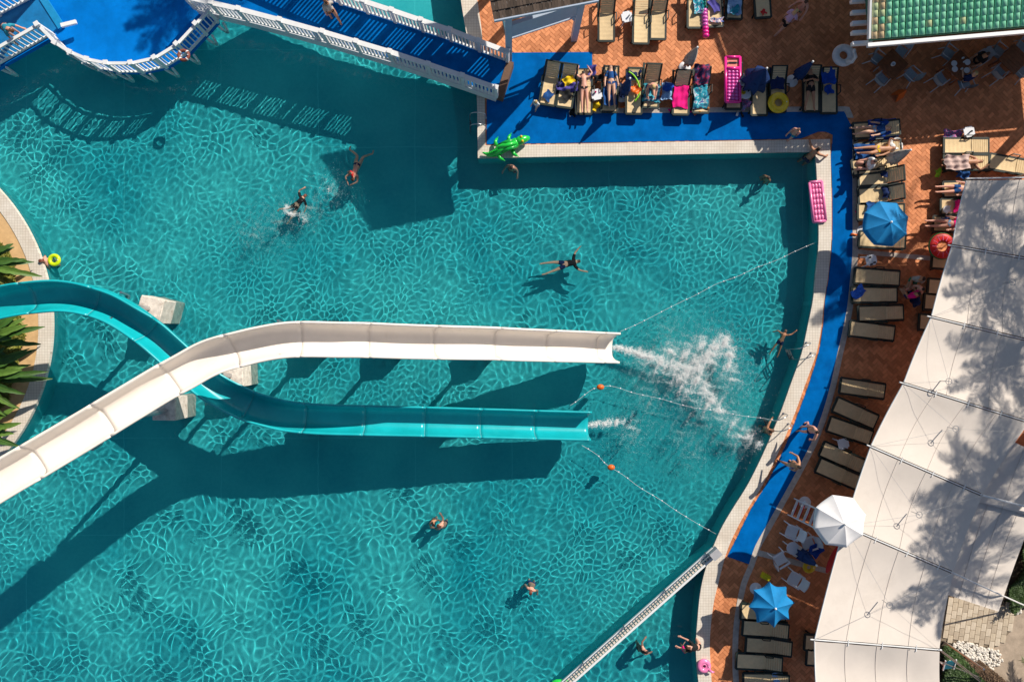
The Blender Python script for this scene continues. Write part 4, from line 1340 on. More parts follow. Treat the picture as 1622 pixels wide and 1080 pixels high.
# ------------------------------------------------------------------ small tables, chairs, dining sets
def side_table(px, py, label, rz=0.2, rnd=False, items=None, group=None):
    p = P(px, py, 0.45)
    r = thing('side_table', label, 'side table', (p.x, p.y, 0), rz, group)
    if rnd:
        MB().lathe([(0.0, 0.43), (0.27, 0.43), (0.28, 0.45), (0.27, 0.47), (0, 0.47)], n=20).build('table_top', M_PLASTIC, r)
    else:
        bm = bmesh.new(); bmesh.ops.create_cube(bm, size=1)
        for v in bm.verts: v.co = Vector((v.co.x * 0.46, v.co.y * 0.46, v.co.z * 0.035 + 0.45))
        bmesh.ops.bevel(bm, geom=[e for e in bm.edges if abs(e.verts[0].co.z - e.verts[1].co.z) > 0.01], offset=0.08, segments=3, affect='EDGES')
        me = bpy.data.meshes.new('table_top'); bm.to_mesh(me); bm.free(); me.materials.append(M_PLASTIC)
        put('table_top', me, r)
    for sx in (-1, 1):
        for sy in (-1, 1):
            MB().bar((sx * 0.17, sy * 0.17, 0.43), (sx * 0.22, sy * 0.22, 0), 0.04, 0.04).build('leg', M_PLASTIC, r)
    return r
def cup(px, py, z, label, m, r=0.04, h=0.11, group=None):
    p = P(px, py, z)
    o = MB().lathe([(r * 0.75, 0), (r, h), (r * 0.86, h), (r * 0.65, 0.015), (0.0, 0.015)], n=12).build('cup', m, None, True, (p.x, p.y, z))
    return tag(o, label, 'cup', group)
side_table(993, 27, 'small white side table between two raised-back loungers')
side_table(945, 150, 'white square side table beside the face-down sunbather')
side_table(1181, 147, 'round white table with a yellow bowl under the pink mattress edge', rnd=True)
side_table(1380, 412, 'white side table with small dark items on the pale kerb strip')
side_table(1336, 703, 'bare white side table between two shaded loungers')
side_table(1535, 209, 'white side table by the floral blanket')
side_table(1256, 868, 'round white table near the lifeguard chair', rnd=True)
cup(1177, 147, 0.475, 'yellow bowl on the round white table', M_YELLOW, 0.1, 0.06)
cup(1185, 145, 0.475, 'dark cup on the round white table', T_BLACK, 0.035)
for (x, y) in ((1377, 408), (1384, 416), (1379, 419)):
    cup(x, y, 0.475, 'small dark cup on the table at the pale kerb strip', T_BLACK, 0.04, group='cups on the kerb side table')
cup(943, 147, 0.475, 'pink cup on the square side table', M_PINK)
cup(996, 26, 0.475, 'grey cup on the table between raised-back loungers', M_STEEL)
cup(1537, 209, 0.475, 'dark cup on the table by the floral blanket', T_BLACK)

M_WEAVE = mat('grey_blue_weave', (0.30, 0.36, 0.42), 0.7, 0.15, 20, bump=0.4, bscale=60)
def chair_proto(m, mf):
    r = thing('dining_chair', '', 'chair')
    mb = MB().grid(lambda u, v: Vector(((u - 0.5) * 0.46, (v - 0.5) * 0.46, 0.45 - 0.02 * math.sin(math.pi * u))), 6, 6)
    n_ = len(mb.v); mb.add([(x, y, z - 0.03) for x, y, z in mb.v[:n_]], [tuple(reversed(f)) for f in mb.f[:]])
    mb.build('seat', m, r, True)
    mb = MB().grid(lambda u, v: Vector(((u - 0.5) * 0.46, -0.22 - 0.13 * v - 0.04 * math.cos((u - .5) * 3), 0.5 + 0.42 * v)), 6, 5)
    n_ = len(mb.v); mb.add([(x, y - 0.025, z) for x, y, z in mb.v[:n_]], [tuple(reversed(f)) for f in mb.f[:]])
    mb.build('backrest', m, r, True)
    for sx in (-1, 1):
        MB().tube([(sx * 0.25, 0.24, 0), (sx * 0.25, 0.22, 0.64), (sx * 0.26, -0.22, 0.66), (sx * 0.25, -0.3, 0.7)], 0.02, 5).build('armrest', mf, r)
        MB().bar((sx * 0.22, -0.22, 0.45), (sx * 0.25, -0.36, 0), 0.035, 0.035).build('leg', mf, r)
        MB().bar((sx * 0.22, 0.2, 0.45), (sx * 0.23, 0.24, 0), 0.03, 0.03).build('leg', mf, r)
    return r
CP = None
def chair(px, py, face, label, group):
    global CP
    p = P(px, py, 0.5); rz = math.radians(face - 90)
    if CP is None:
        CP = chair_proto(M_WEAVE, mat('pale_metal', (0.45, 0.48, 0.52), 0.5)); r = CP
    else:
        r = copy_tree(CP)
    r.location = (p.x, p.y, 0); r.rotation_euler = (0, 0, rz)
    tag(r, label, None, group)
    return r
def dining(px, py, label, chairs, clabel, group, rot=45):
    p = P(px, py, 0.74)
    r = thing('dining_table', label, 'table', (p.x, p.y, 0), math.radians(rot))
    for k in range(6):
        t = MB(); t.t = 0.5
        t.box((-0.40 + 0.16 * k, 0, 0.74), (0.152, 0.96, 0.035)).build('plank', M_WOOD, r)
    MB().box((0, 0, 0.70), (0.8, 0.8, 0.04)).build('apron', M_WOOD, r)
    for sx in (-1, 1):
        for sy in (-1, 1):
            MB().bar((sx * 0.38, sy * 0.38, 0.72), (sx * 0.4, sy * 0.4, 0), 0.06, 0.06).build('leg', M_WOOD, r)
    for (x, y, f) in chairs:
        chair(x, y, f, clabel, group)
dining(1414, 102, 'square wooden dining table with one small white jar', [(1391, 94, -35), (1428, 81, -125), (1397, 125, 45), (1443, 118, 135)], 'grey woven chair at the wooden table holding the white jar', 'chairs at the table with the white jar')
dining(1521, 104, 'square wooden dining table covered with plates and cups', [(1503, 85, -35), (1551, 94, 215), (1490, 125, 35), (1528, 130, 110)], 'grey woven chair at the table covered with plates', 'chairs at the table with plates')
dining(1606, 94, 'bare square wooden dining table at the end of the restaurant terrace', [(1582, 82, -35), (1619, 74, -125), (1583, 114, 45), (1618, 112, 135)], 'grey woven chair at the bare wooden table', 'chairs at the bare table')
def plate(px, py, r, label, m=M_PLASTIC, z=0.765, g='plates on the dining table'):
    p = P(px, py, z)
    tag(MB().lathe([(r * 0.6, 0), (r, 0.02), (r * 0.95, 0.022), (r * 0.55, 0.008), (0, 0.008)], n=16).build('plate', m, None, True, (p.x, p.y, z)), label, 'plate', g)
for (x, y) in ((1511, 101), (1512, 110), (1532, 99), (1531, 112)):
    plate(x, y, 0.13, 'white plate on the covered dining table')
for (x, y) in ((1524, 93), (1522, 110), (1526, 99)):
    cup(x, y, 0.765, 'white cup on the covered dining table', M_PLASTIC, 0.04, 0.1, 'cups on the covered dining table')
o = cup(1413, 103, 0.765, 'small white jar on a wooden dining table', M_PLASTIC, 0.09, 0.12); o.name = 'jar'; o['category'] = 'jar'
p = P(1423, 151, 0.1)
r = thing('wet_floor_sign', 'orange folding floor sign standing on the restaurant terrace', 'sign', (p.x, p.y, 0), 0.55)
for s_ in (-1, 1):
    MB().box((0, s_ * 0.10, 0.22), (0.40, 0.02, 0.48), M=Matrix.Rotation(s_ * 0.42, 3, 'X')).build('board', M_ORANGE, r)
p = P(1421, 891, 0)
tag(MB().box((0, 0, 0.12), (0.34, 0.24, 0.24)).box((0, 0, 0.25), (0.36, 0.05, 0.03)).box((0.1, 0, 0.246), (0.05, 0.2, 0.01)).build('crate', mat('yellow_plastic', (0.7, 0.62, 0.02), 0.5, 0.1), None, loc=(P(1211, 911).x, P(1211, 911).y, 0.0), rz=-0.45), 'small yellow plastic crate on the deck above the scalloped umbrella', 'crate')
# white armchairs by the lifeguard
def arm_chair(px, py, face, label):
    p = P(px, py, 0.45)
    r = thing('plastic_armchair', label, 'chair', (p.x, p.y, 0), math.radians(face - 90))
    mb = MB().grid(lambda u, v: Vector(((u - 0.5) * 0.5, (v - 0.5) * 0.5, 0.42 - 0.03 * math.sin(math.pi * u))), 6, 6)
    n_ = len(mb.v); mb.add([(x, y, z - 0.03) for x, y, z in mb.v[:n_]], [tuple(reversed(f)) for f in mb.f[:]]); mb.build('seat', M_PLASTIC, r, True)
    mb = MB().grid(lambda u, v: Vector(((u - 0.5) * 0.5, -0.24 - 0.14 * v - 0.05 * math.cos((u - .5) * 3), 0.46 + 0.42 * v)), 6, 5)
    n_ = len(mb.v); mb.add([(x, y - 0.03, z) for x, y, z in mb.v[:n_]], [tuple(reversed(f)) for f in mb.f[:]]); mb.build('backrest', M_PLASTIC, r, True)
    for sx in (-1, 1):
        MB().bar((sx * 0.27, 0.26, 0.62), (sx * 0.27, -0.28, 0.64), 0.07, 0.03).build('armrest', M_PLASTIC, r)
        for sy in (-1, 1):
            MB().bar((sx * 0.26, sy * 0.25, 0.62 if sy > 0 else 0.45), (sx * 0.28, sy * 0.29, 0), 0.045, 0.045).build('leg', M_PLASTIC, r)
arm_chair(1255, 842, 160, 'white plastic armchair at the foot of the lifeguard chair')
arm_chair(1236, 885, 30, 'white plastic armchair on the pale kerb strip')
arm_chair(1259, 917, 150, 'white plastic armchair with a yellow life vest on its back')
arm_chair(1280, 860, 200, 'grey white armchair between the round table and the navy towel')

# ------------------------------------------------------------------ umbrellas
def umbrella(px, py, tip_z, rad, m, label, nseg=8, scal=0.0, rot=0.2):
    p = P(px, py, tip_z)
    r = thing('open_umbrella', label, 'umbrella', (p.x, p.y, 0), rot)
    edge_z = tip_z - rad * 0.36
    MB().cyl((0, 0, 0.08), (0, 0, tip_z + 0.05), 0.025, n=8).build('pole', M_WHITE, r)
    MB().lathe([(0.26, 0), (0.26, 0.05), (0.1, 0.09), (0.05, 0.2), (0.0, 0.2)], n=16).build('base', M_PLASTIC, r)
    n = 6
    for k in range(nseg):
        a0, a1 = 2 * math.pi * k / nseg, 2 * math.pi * (k + 1) / nseg
        def fn(u, v):
            q0 = Vector((math.cos(a0), math.sin(a0), 0)); q1 = Vector((math.cos(a1), math.sin(a1), 0))
            d = q0.lerp(q1, u)
            s_ = math.sin(math.pi * u)
            rr_ = rad * v * (1 - scal * 0.16 * s_ * v)
            z = tip_z - (tip_z - edge_z) * (v ** 1.15) - 0.05 * s_ * v
            return Vector((d.x * rr_, d.y * rr_, z))
        mb = MB().grid(fn, 6, 8)
        w_ = 7
        top = mb.v[-w_:]
        o_ = len(mb.v)
        mb.add([(x * 1.01, y * 1.01, z - 0.09 - 0.03 * scal * math.sin(math.pi * i / 6)) for i, (x, y, z) in enumerate(top)], [])
        for i in range(6):
            mb.f.append((o_ - w_ + i, o_ - w_ + i + 1, o_ + i + 1, o_ + i)); mb.mi.append(0); mb.tone.append(.5)
        pn = mb.build('canopy_panel', m, r, smooth=True)
        MB().bar((0, 0, tip_z - 0.03), (rad * math.cos(a0), rad * math.sin(a0), edge_z - 0.02), 0.014).build('rib', M_STEEL, r)
    MB().ball((0, 0, tip_z + 0.05), (0.05, 0.05, 0.05)).build('finial', M_WHITE, r)
    return r
umbrella(1411, 352, 2.25, 0.96, M_UMBBLUE, 'open blue beach umbrella over the loungers by the pale kerb strip', rot=0.3)
umbrella(1228, 963, 2.25, 0.94, M_UMBBLUE, 'open blue beach umbrella with scalloped rim below the lifeguard chair', scal=1.0, rot=0.1)
umbrella(1338, 830, 3.62, 1.05, M_UMBWHITE, 'open white umbrella shading the lifeguard chair', rot=0.25)

def closed_umbrella(bx_, by_, hgt, m, label, rad=0.2, base_m=M_PLASTIC, flare=1.0):
    p = P(bx_, by_, 0)
    r = thing('closed_umbrella', label, 'umbrella', (p.x, p.y, 0), 0.3)
    MB().lathe([(0.27, 0), (0.27, 0.05), (0.22, 0.09), (0.06, 0.12), (0.05, 0.3), (0, 0.3)], n=18).build('base', base_m, r, True)
    MB().cyl((0, 0, 0.1), (0, 0, hgt + 0.05), 0.022, n=8).build('pole', M_WHITE, r)
    n = 16; mb = MB(); vs = []
    prof = [(0.03, hgt), (0.09, hgt - 0.15), (rad * 0.7, hgt - 0.6), (rad * flare, hgt - 1.15), (rad * flare * 1.05, hgt - 1.35), (rad * 0.7, hgt - 1.33)]
    for (rr_, z) in prof:
        for k in range(n):
            a = 2 * math.pi * k / n
            f = 1.0 if k % 2 else 0.68
            zz = z - (0.1 if (k % 4 == 1 and z < hgt - 1.2) else 0)
            vs.append((rr_ * f * math.cos(a), rr_ * f * math.sin(a), zz))
    fs = [(i * n + k, i * n + (k + 1) % n, (i + 1) * n + (k + 1) % n, (i + 1) * n + k) for i in range(len(prof) - 1) for k in range(n)]
    mb.add(vs, fs).build('folded_canopy', m, r, True)
    MB().torus((0, 0, hgt - 0.85), rad * 0.75, 0.015, 14, 5).build('tie_strap', m, r)
    MB().ball((0, 0, hgt + 0.06), 0.05).build('finial', M_WHITE, r)
closed_umbrella(1084, 108, 2.05, M_GREYCANVAS, 'closed cream umbrella on a white base behind the pink towel', 0.26)
closed_umbrella(985, 153, 2.0, M_UMBNAVY, 'closed navy umbrella between the blue towel and the noodle loungers', 0.24)
closed_umbrella(1187, 138, 2.0, M_UMBNAVY, 'half closed navy umbrella spreading beside the pink mattress', 0.5, flare=1.2)
closed_umbrella(1254, 129, 2.05, M_UMBNAVY, 'closed navy umbrella on a white base next to the person in black', 0.25)
closed_umbrella(1262, 872, 1.9, M_UMBNAVY, 'closed navy umbrella beside the round table near the lifeguard chair', 0.28)
closed_umbrella(1398, 259, 2.05, M_GREYCANVAS, 'closed cream umbrella on a white base next to the bikini bather', 0.28)

# ------------------------------------------------------------------ inflatables
def ring_float(px, py, z, Rm, rr_, m, label, flat=0.85, stripes_m=None, name='swim_ring'):
    p = P(px, py, z)
    r = thing(name, label, 'swim ring', (p.x, p.y, z))
    MB().torus((0, 0, 0), Rm, rr_, 28, 12, flat).build('tube', m, r, True)
    MB().cyl((Rm, 0, rr_ * flat - 0.01), (Rm, 0, rr_ * flat + 0.02), 0.02, n=8).build('valve', M_PLASTIC, r)
    MB().torus((0, 0, 0), Rm - rr_ * 0.98, 0.008, 28, 5).build('seam', m, r)
    return r
ring_float(1233, 163, 0.55, 0.31, 0.145, M_YELLOW, 'yellow swim ring lying over a lounger foot')
rw = ring_float(1336, 88, 0.6, 0.33, 0.155, T_WHITE, 'white swan shaped swim ring in the shade of the restaurant')
MB().tube([(0.1, -0.33, 0.1), (0.2, -0.42, 0.35), (0.25, -0.3, 0.55), (0.18, -0.12, 0.6)], [0.1, 0.08, 0.07, 0.06], 8).build('neck', T_WHITE, rw, True)
MB().ball((0.16, -0.06, 0.6), (0.08, 0.1, 0.07)).build('head', T_WHITE, rw, True)
rm = ring_float(1492, 390, 0.62, 0.40, 0.17, M_RED, 'red and green watermelon swim ring propped at the canopy edge', flat=0.5)
MB().torus((0, 0, -0.01), 0.52, 0.07, 28, 8, 0.8).build('rind', mat('rind_green', (0.02, 0.16, 0.04), 0.4), rm, True)
for k in range(12):
    a = 2 * math.pi * k / 12
    MB().bar((0.24 * math.cos(a), 0.24 * math.sin(a), 0.085), (0.48 * math.cos(a), 0.48 * math.sin(a), 0.085), 0.015, 0.01).build('stripe', M_PALEPINK, rm)
rp = ring_float(1115, 1054, 0.14, 0.20, 0.11, M_PALEPINK, 'pale pink swim ring on the pool coping beside the leaning adult')
MB().torus((0, 0, 0.04), 0.09, 0.03, 20, 8).build('inner_tube', M_PALEPINK, rp, True)
MB().tube([(0.2, -0.15, 0.05), (0.34, -0.22, 0.12), (0.42, -0.22, 0.1)], [0.07, 0.05, 0.03], 7).build('neck', M_PALEPINK, rp, True)
ry = ring_float(1281, 898, 0.35, 0.17, 0.09, M_YELLOW, 'yellow rescue ring hanging near the white armchairs')
MB().tube([(0.2, 0.2, 0.0), (0.36, 0.05, -0.1), (0.32, -0.2, -0.2), (0.1, -0.3, -0.28)], 0.03, 6).build('strap', M_YELLOW, ry, True)
rl = ring_float(291, 88, 1.95, 0.20, 0.065, mat('lifebuoy_brown', (0.22, 0.06, 0.04), 0.6), 'brown and white lifebuoy hanging on the platform balustrade', flat=1.0, name='lifebuoy')
for k in range(4):
    a = math.pi / 4 + k * math.pi / 2
    MB().tube([(0.2 * math.cos(a - .12), 0.2 * math.sin(a - .12), 0), (0.2 * math.cos(a + .12), 0.2 * math.sin(a + .12), 0)], 0.072, 8).build('band', M_WHITE, rl)

def air_mattress(px, py, head, w, l, m, m2, label, z, rows, cols_, win=True):
    p = P(px, py, z)
    r = thing('air_mattress', label, 'air mattress', (p.x, p.y, z), math.radians(head - 90))
    for s_ in (-1, 1):
        MB().tube([(s_ * (w / 2 - 0.06), -l / 2 + 0.06, 0.06), (s_ * (w / 2 - 0.06), l / 2 - 0.06, 0.06)], 0.065, 8).build('side_tube', m, r, True)
        MB().tube([(-w / 2 + 0.06, s_ * (l / 2 - 0.06), 0.06), (w / 2 - 0.06, s_ * (l / 2 - 0.06), 0.06)], 0.065, 8).build('end_tube', m, r, True)
    y0 = -l / 2 + 0.12; y1 = l / 2 - (0.62 if win else 0.12)
    me = MB().ball((0, 0, 0), (1, 1, 1), 10, 6).mesh('air_cell', m2, True)
    cw, ch = (w - 0.24) / cols_, (y1 - y0) / rows
    for i in range(rows):
        for j in range(cols_):
            o_ = put('air_cell', me, r, (-w / 2 + 0.12 + cw * (j + 0.5), y0 + ch * (i + 0.5), 0.055))
            o_.scale = (cw * 0.52, ch * 0.52, 0.06)
    MB().box((0, (y0 + y1) / 2, 0.035), (w - 0.2, y1 - y0, 0.03)).build('base_sheet', m, r)
    if win:
        MB().tube([(-w / 2 + 0.1, y1 + 0.06, 0.07), (w / 2 - 0.1, y1 + 0.06, 0.07)], 0.085, 8).build('pillow_tube', m, r, True)
        MB().box((0, l / 2 - 0.32, 0.03), (w - 0.22, 0.36, 0.012)).build('window_sheet', mat('peach_vinyl', (0.75, 0.25, 0.2), 0.3), r)
        MB().box((0, l / 2 - 0.3, 0.045), (w * 0.42, 0.08, 0.02)).build('headrest_slot', T_BLACK, r)
    return r
M_PURP = mat('purple_vinyl', (0.62, 0.10, 0.42), 0.25, 0.3, 9, spec=0.6)
air_mattress(1160, 127, 90, 0.74, 2.05, M_PINK, M_PURP, 'pink air mattress with round cells lying on a lounger', 0.5, 9, 3)
air_mattress(1294, 320, 96, 0.66, 1.86, M_PALEPINK, M_PALEPINK, 'pink air mattress lying across the pool coping', 0.06, 7, 3, win=False)
# rolled pink and teal mattress
p = P(1116, 26, 0.4)
r = thing('rolled_mattress', 'long pink and teal patterned roll standing between two loungers', 'air mattress', (p.x, p.y, 0.4), math.radians(4))
for k in range(12):
    MB().ball((0, 0.86 - 0.155 * k, 0), (0.15, 0.11, 0.12), 10, 6).build('segment', [mat('teal_vinyl', (0.01, 0.35, 0.30), 0.3), M_PURP, M_PINK][0 if k < 4 else 1 if k < 9 else 2], r, True)
# lime noodle
pts_ = [P(x, y, z) for x, y, z in ((996, 114, .62), (1004, 120, .62), (1011, 132, .56), (1013, 145, .5), (1010, 155, .46), (1005, 161, .44))]
O = pts_[-1]
tag(MB().tube([q - O for q in catmull(pts_, 0.08)], 0.038, 8).build('pool_noodle', M_LIME, None, True, O), 'curved lime green foam noodle on a lounger', 'pool noodle')

# green crocodile float
p = P(800, 234, 0.25)
r = thing('crocodile_float', 'green inflatable crocodile lying across the coping corner', 'inflatable', (p.x, p.y, 0.06), math.radians(16))
body = [(-1.0, 0.08, 0.12), (-0.75, -0.08, 0.14), (-0.45, -0.10, 0.2), (-0.1, 0, 0.26), (0.3, 0.02, 0.27), (0.55, 0.05, 0.26)]
MB().tube(catmull(body, 0.06), [0.03 + 0.19 * min(1, i / 14) for i in range(len(catmull(body, 0.06)))], 12).build('body', M_GREEN, r, True)
for s_ in (-1, 1):
    MB().tube([(-0.25, s_ * 0.15, 0.34), (0.1, s_ * 0.16, 0.42), (0.5, s_ * 0.14, 0.4)], [0.06, 0.085, 0.06], 8).build('back_ridge', mat('green_vinyl_dark', (0.01, 0.33, 0.05), 0.25), r, True)
MB().tube([(-0.3, 0, 0.42), (0.1, 0, 0.48), (0.5, 0, 0.45)], [0.06, 0.09, 0.06], 8).build('back_ridge', M_GREEN, r, True)
MB().tube([(0.5, 0.05, 0.28), (0.72, 0.08, 0.33), (0.95, 0.1, 0.3), (1.12, 0.1, 0.24)], [0.17, 0.2, 0.15, 0.09], 12).build('head', M_GREEN, r, True)
for s_ in (-1, 1):
    MB().ball((0.78, 0.08 + s_ * 0.1, 0.5), 0.06).build('eye', M_YELLOW, r, True)
for (x, s_) in ((-0.35, 1), (-0.35, -1), (0.25, 1), (0.28, -1)):
    MB().tube([(x, s_ * 0.18, 0.2), (x + 0.02, s_ * 0.38, 0.18), (x + 0.12, s_ * 0.48, 0.16)], [0.1, 0.075, 0.06], 8).build('foot', M_GREEN, r, True)
    for k in (-1, 0, 1):
        MB().tube([(x + 0.12, s_ * 0.47, 0.16), (x + 0.17 + 0.03 * k, s_ * (0.54 + 0.02 * k), 0.15)], [0.03, 0.008], 5).build('claw', M_GREEN, r, True)
for k in range(7):
    MB().tube([(-0.9 + 0.09 * k, -0.02 - 0.01 * k, 0.22 + 0.03 * k), (-0.92 + 0.09 * k, -0.02, 0.34 + 0.03 * k)], [0.035, 0.005], 5).build('spike', M_GREEN, r)
p = P(885, 1083, 0)
tag(MB().ball((0, 0, 0.05), (0.35, 0.18, 0.12)).tube([(0.2, 0.1, 0.1), (0.45, 0.2, 0.15)], [0.1, 0.04], 8).build('green_float', M_GREEN, None, True, (p.x, p.y, WATER)), 'bright green float drifting by the pool divider', 'inflatable')

# ------------------------------------------------------------------ ropes with floats
def rope(pts_px, label, n_f, big=()):
    q = [P(x, y, WATER + 0.03) for x, y in pts_px]
    O = q[0]
    r = thing('float_rope', label, 'rope', O)
    path = catmull(q, 0.25)
    path = [a + Vector((0.02 * math.sin(i * 0.9), 0.02 * math.cos(i * 0.7), 0.012 * math.sin(i * 1.3))) for i, a in enumerate(path)]
    MB().tube([a - O for a in path], 0.006, 5).build('cord', T_WHITE, r)
    me = MB().ball((0, 0, 0), (0.034, 0.034, 0.032), 8, 6).mesh('float', M_PLASTIC, True)
    for k in range(n_f):
        a = path[int((k + 0.5) / n_f * (len(path) - 1))]
        put('float', me, r, a - O)
    for (x, y) in big:
        b = P(x, y, WATER + 0.05)
        MB().ball(b - O, (0.17, 0.13, 0.12), 12, 8).build('buoy', M_ORANGE, r, True)
    return r
rope([(982, 526), (1040, 498), (1130, 453), (1210, 420), (1293, 384)], 'float rope from the white slide to the right hand coping', 16)
rope([(903, 643), (950, 612), (1010, 623), (1090, 643), (1160, 655), (1240, 668)], 'float rope with an orange buoy starting between both slides', 17, [(951, 613)])
rope([(922, 706), (948, 722), (968, 740), (1040, 788), (1100, 826), (1152, 856)], 'float rope with an orange buoy below the turquoise slide', 13, [(968, 740)])

# ------------------------------------------------------------------ pool ladders
def ladder(px, py, ang, label):
    p = P(px, py, 0.05)
    r = thing('pool_ladder', label, 'ladder', (p.x, p.y, 0.05), math.radians(ang))
    for s_ in (-0.25, 0.25):
        receiver(MB().tube(catmull([(0.35, s_, 0), (0.33, s_, 0.5), (0.1, s_, 0.72), (-0.2, s_, 0.66), (-0.34, s_, 0.3), (-0.36, s_, -0.9)], 0.1), 0.022, 6).build('handrail', M_STEEL, r, True))
        MB().lathe([(0.05, 0), (0.05, 0.02), (0, 0.02)], (0.35, s_, 0), 10).build('flange', M_STEEL, r)
    for z in (-0.3, -0.6, -0.85):
        receiver(MB().box((-0.36, 0, z), (0.05, 0.5, 0.03)).build('rung', M_DARKSTEEL, r))
ladder(757, 196, 0, 'steel pool ladder on the short coping by the foot bridge')
ladder(1269, 556, 24, 'steel pool ladder on the coping right of the white slide')
ladder(1233, 668, 24, 'steel pool ladder where the orange buoy rope meets the coping')

# ------------------------------------------------------------------ divider gangway
A, B = P(1139, 878, 0.6), P(880, 1108, 0.6)
O = Vector((A.x, A.y, 0))
d = (B - A).normalized(); nrm = Vector((-d.y, d.x, 0))
r = thing('pool_divider', 'narrow white and brown divider wall with steel rail running across the pool corner', 'divider', O)
L = (B - A).length
z0 = Vector((0, 0, 0))
def at(s, w_, z): return Vector((A.x, A.y, 0)) + d * s + nrm * w_ + Vector((0, 0, z)) - O
receiver(MB().bar(at(0, 0, -0.63), at(L, 0, -0.63), 0.30, 1.28).build('wall', M_POOL, r))
MB().bar(at(0, 0.16, 0.06), at(L, 0.16, 0.06), 0.09, 0.10).build('edge_board', M_WHITE, r)
MB().bar(at(0, -0.16, 0.06), at(L, -0.16, 0.06), 0.09, 0.10).build('edge_board', M_WHITE, r)
ppm = MB().box((0, 0, 0.01), (0.22, 0.1, 0.02)).mesh('tread', mat('tread_cream', (0.7, 0.6, 0.5), 0.7, 0.15, 6))
k = 0
while k * 0.16 < L:
    q = at(k * 0.16 + 0.08, 0.0, 0.032); put('tread', ppm, r, q, math.atan2(d.y, d.x) + math.pi / 2); k += 1
MB().tube([at(0.3, -0.2, 0.5), at(L, -0.2, 0.5)], 0.025, 6).build('handrail', M_STEEL, r)
k = 0
while 0.4 + k * 2.4 < L:
    MB().tube([at(0.4 + k * 2.4, -0.2, -0.1), at(0.4 + k * 2.4, -0.2, 0.5)], 0.02, 6).build('rail_post', M_DARKSTEEL, r); k += 1
MB().box(at(0.1, 0, 0.22), (0.45, 0.36, 0.4), rot=0.7).build('end_box', mat('grey_box', (0.4, 0.4, 0.42), 0.5), r)

# ------------------------------------------------------------------ lifeguard chair
p = P(1278, 812, 0)
r = thing('lifeguard_chair', 'tall white lifeguard chair with red seat slats under the white umbrella', 'lifeguard chair', (p.x, p.y, 0), math.radians(-22))
for s_ in (-0.38, 0.38):
    MB().bar((-0.75, s_, 0), (0.35, s_, 1.9), 0.05, 0.07).build('front_leg', M_WHITE, r)
    MB().bar((1.0, s_, 0), (0.35, s_, 1.9), 0.05, 0.07).build('rear_leg', M_WHITE, r)
    MB().bar((-0.1, s_, 1.75), (0.75, s_, 1.75), 0.05, 0.05).build('armrest', M_WHITE, r)
for k in range(6):
    f = (k + 0.6) / 7
    MB().box((-0.75 + 1.1 * f, 0, 1.9 * f), (0.10, 0.76, 0.03)).build('ladder_rung', M_WHITE, r)
    MB().box((-0.70 + 1.1 * f, 0, 1.9 * f - 0.03), (0.12, 0.6, 0.02)).build('red_slat', M_RED, r)
for k in range(4):
    MB().box((0.1 + 0.16 * k, 0, 1.5), (0.13, 0.7, 0.03)).build('seat_slat', M_RED, r)
    MB().box((0.72, 0, 1.6 + 0.14 * k), (0.03, 0.7, 0.11)).build('back_slat', M_RED, r)
p = P(1318, 885, 0.6)
r = thing('rescue_board', 'red and white rescue board leaning by the canopy edge', 'rescue board', (p.x, p.y, 0.3), math.radians(78))
MB().ball((0, 0, 0.35), (0.75, 0.16, 0.06), 14, 8, Matrix.Rotation(-0.35, 3, 'Y')).build('board', M_RED, r, True)
MB().bar((-0.7, -0.22, 0.1), (0.75, -0.22, 0.65), 0.06, 0.08).build('edge_strip', M_WHITE, r)

# ------------------------------------------------------------------ people
SKIN = [mat('skin_fair', (0.62, 0.36, 0.25), 0.5, 0.08, 8), mat('skin_tan', (0.48, 0.23, 0.13), 0.5, 0.08, 8), mat('skin_pink', (0.66, 0.33, 0.24), 0.5, 0.08, 8)]
HAIR = {'dark': mat('hair_dark', (0.02, 0.012, 0.01), 0.6, 0.3, 30), 'brown': mat('hair_brown', (0.10, 0.045, 0.025), 0.6, 0.3, 30), 'blond': mat('hair_blond', (0.55, 0.38, 0.16), 0.6, 0.25, 30), 'red': mat('hair_auburn', (0.18, 0.05, 0.03), 0.6, 0.3, 30)}
C_ = {'black': T_BLACK, 'navy': T_NAVY, 'blue': T_BLUE, 'royal': T_ROYAL, 'pink': T_PINK, 'white': T_WHITE, 'grey': M_GREYCANVAS, 'lilac': mat('cloth_lilac', (0.55, 0.38, 0.55), 0.9, 0.15, 9), 'green': mat('cloth_green', (0.03, 0.18, 0.10), 0.9, 0.2, 9), 'red': M_RED, 'ltblue': T_LTBLUE, 'flower': T_FLOWER, 'yellow': T_YELLOW, 'teal': mat('cloth_teal', (0.02, 0.25, 0.35), 0.9, 0.2, 9)}
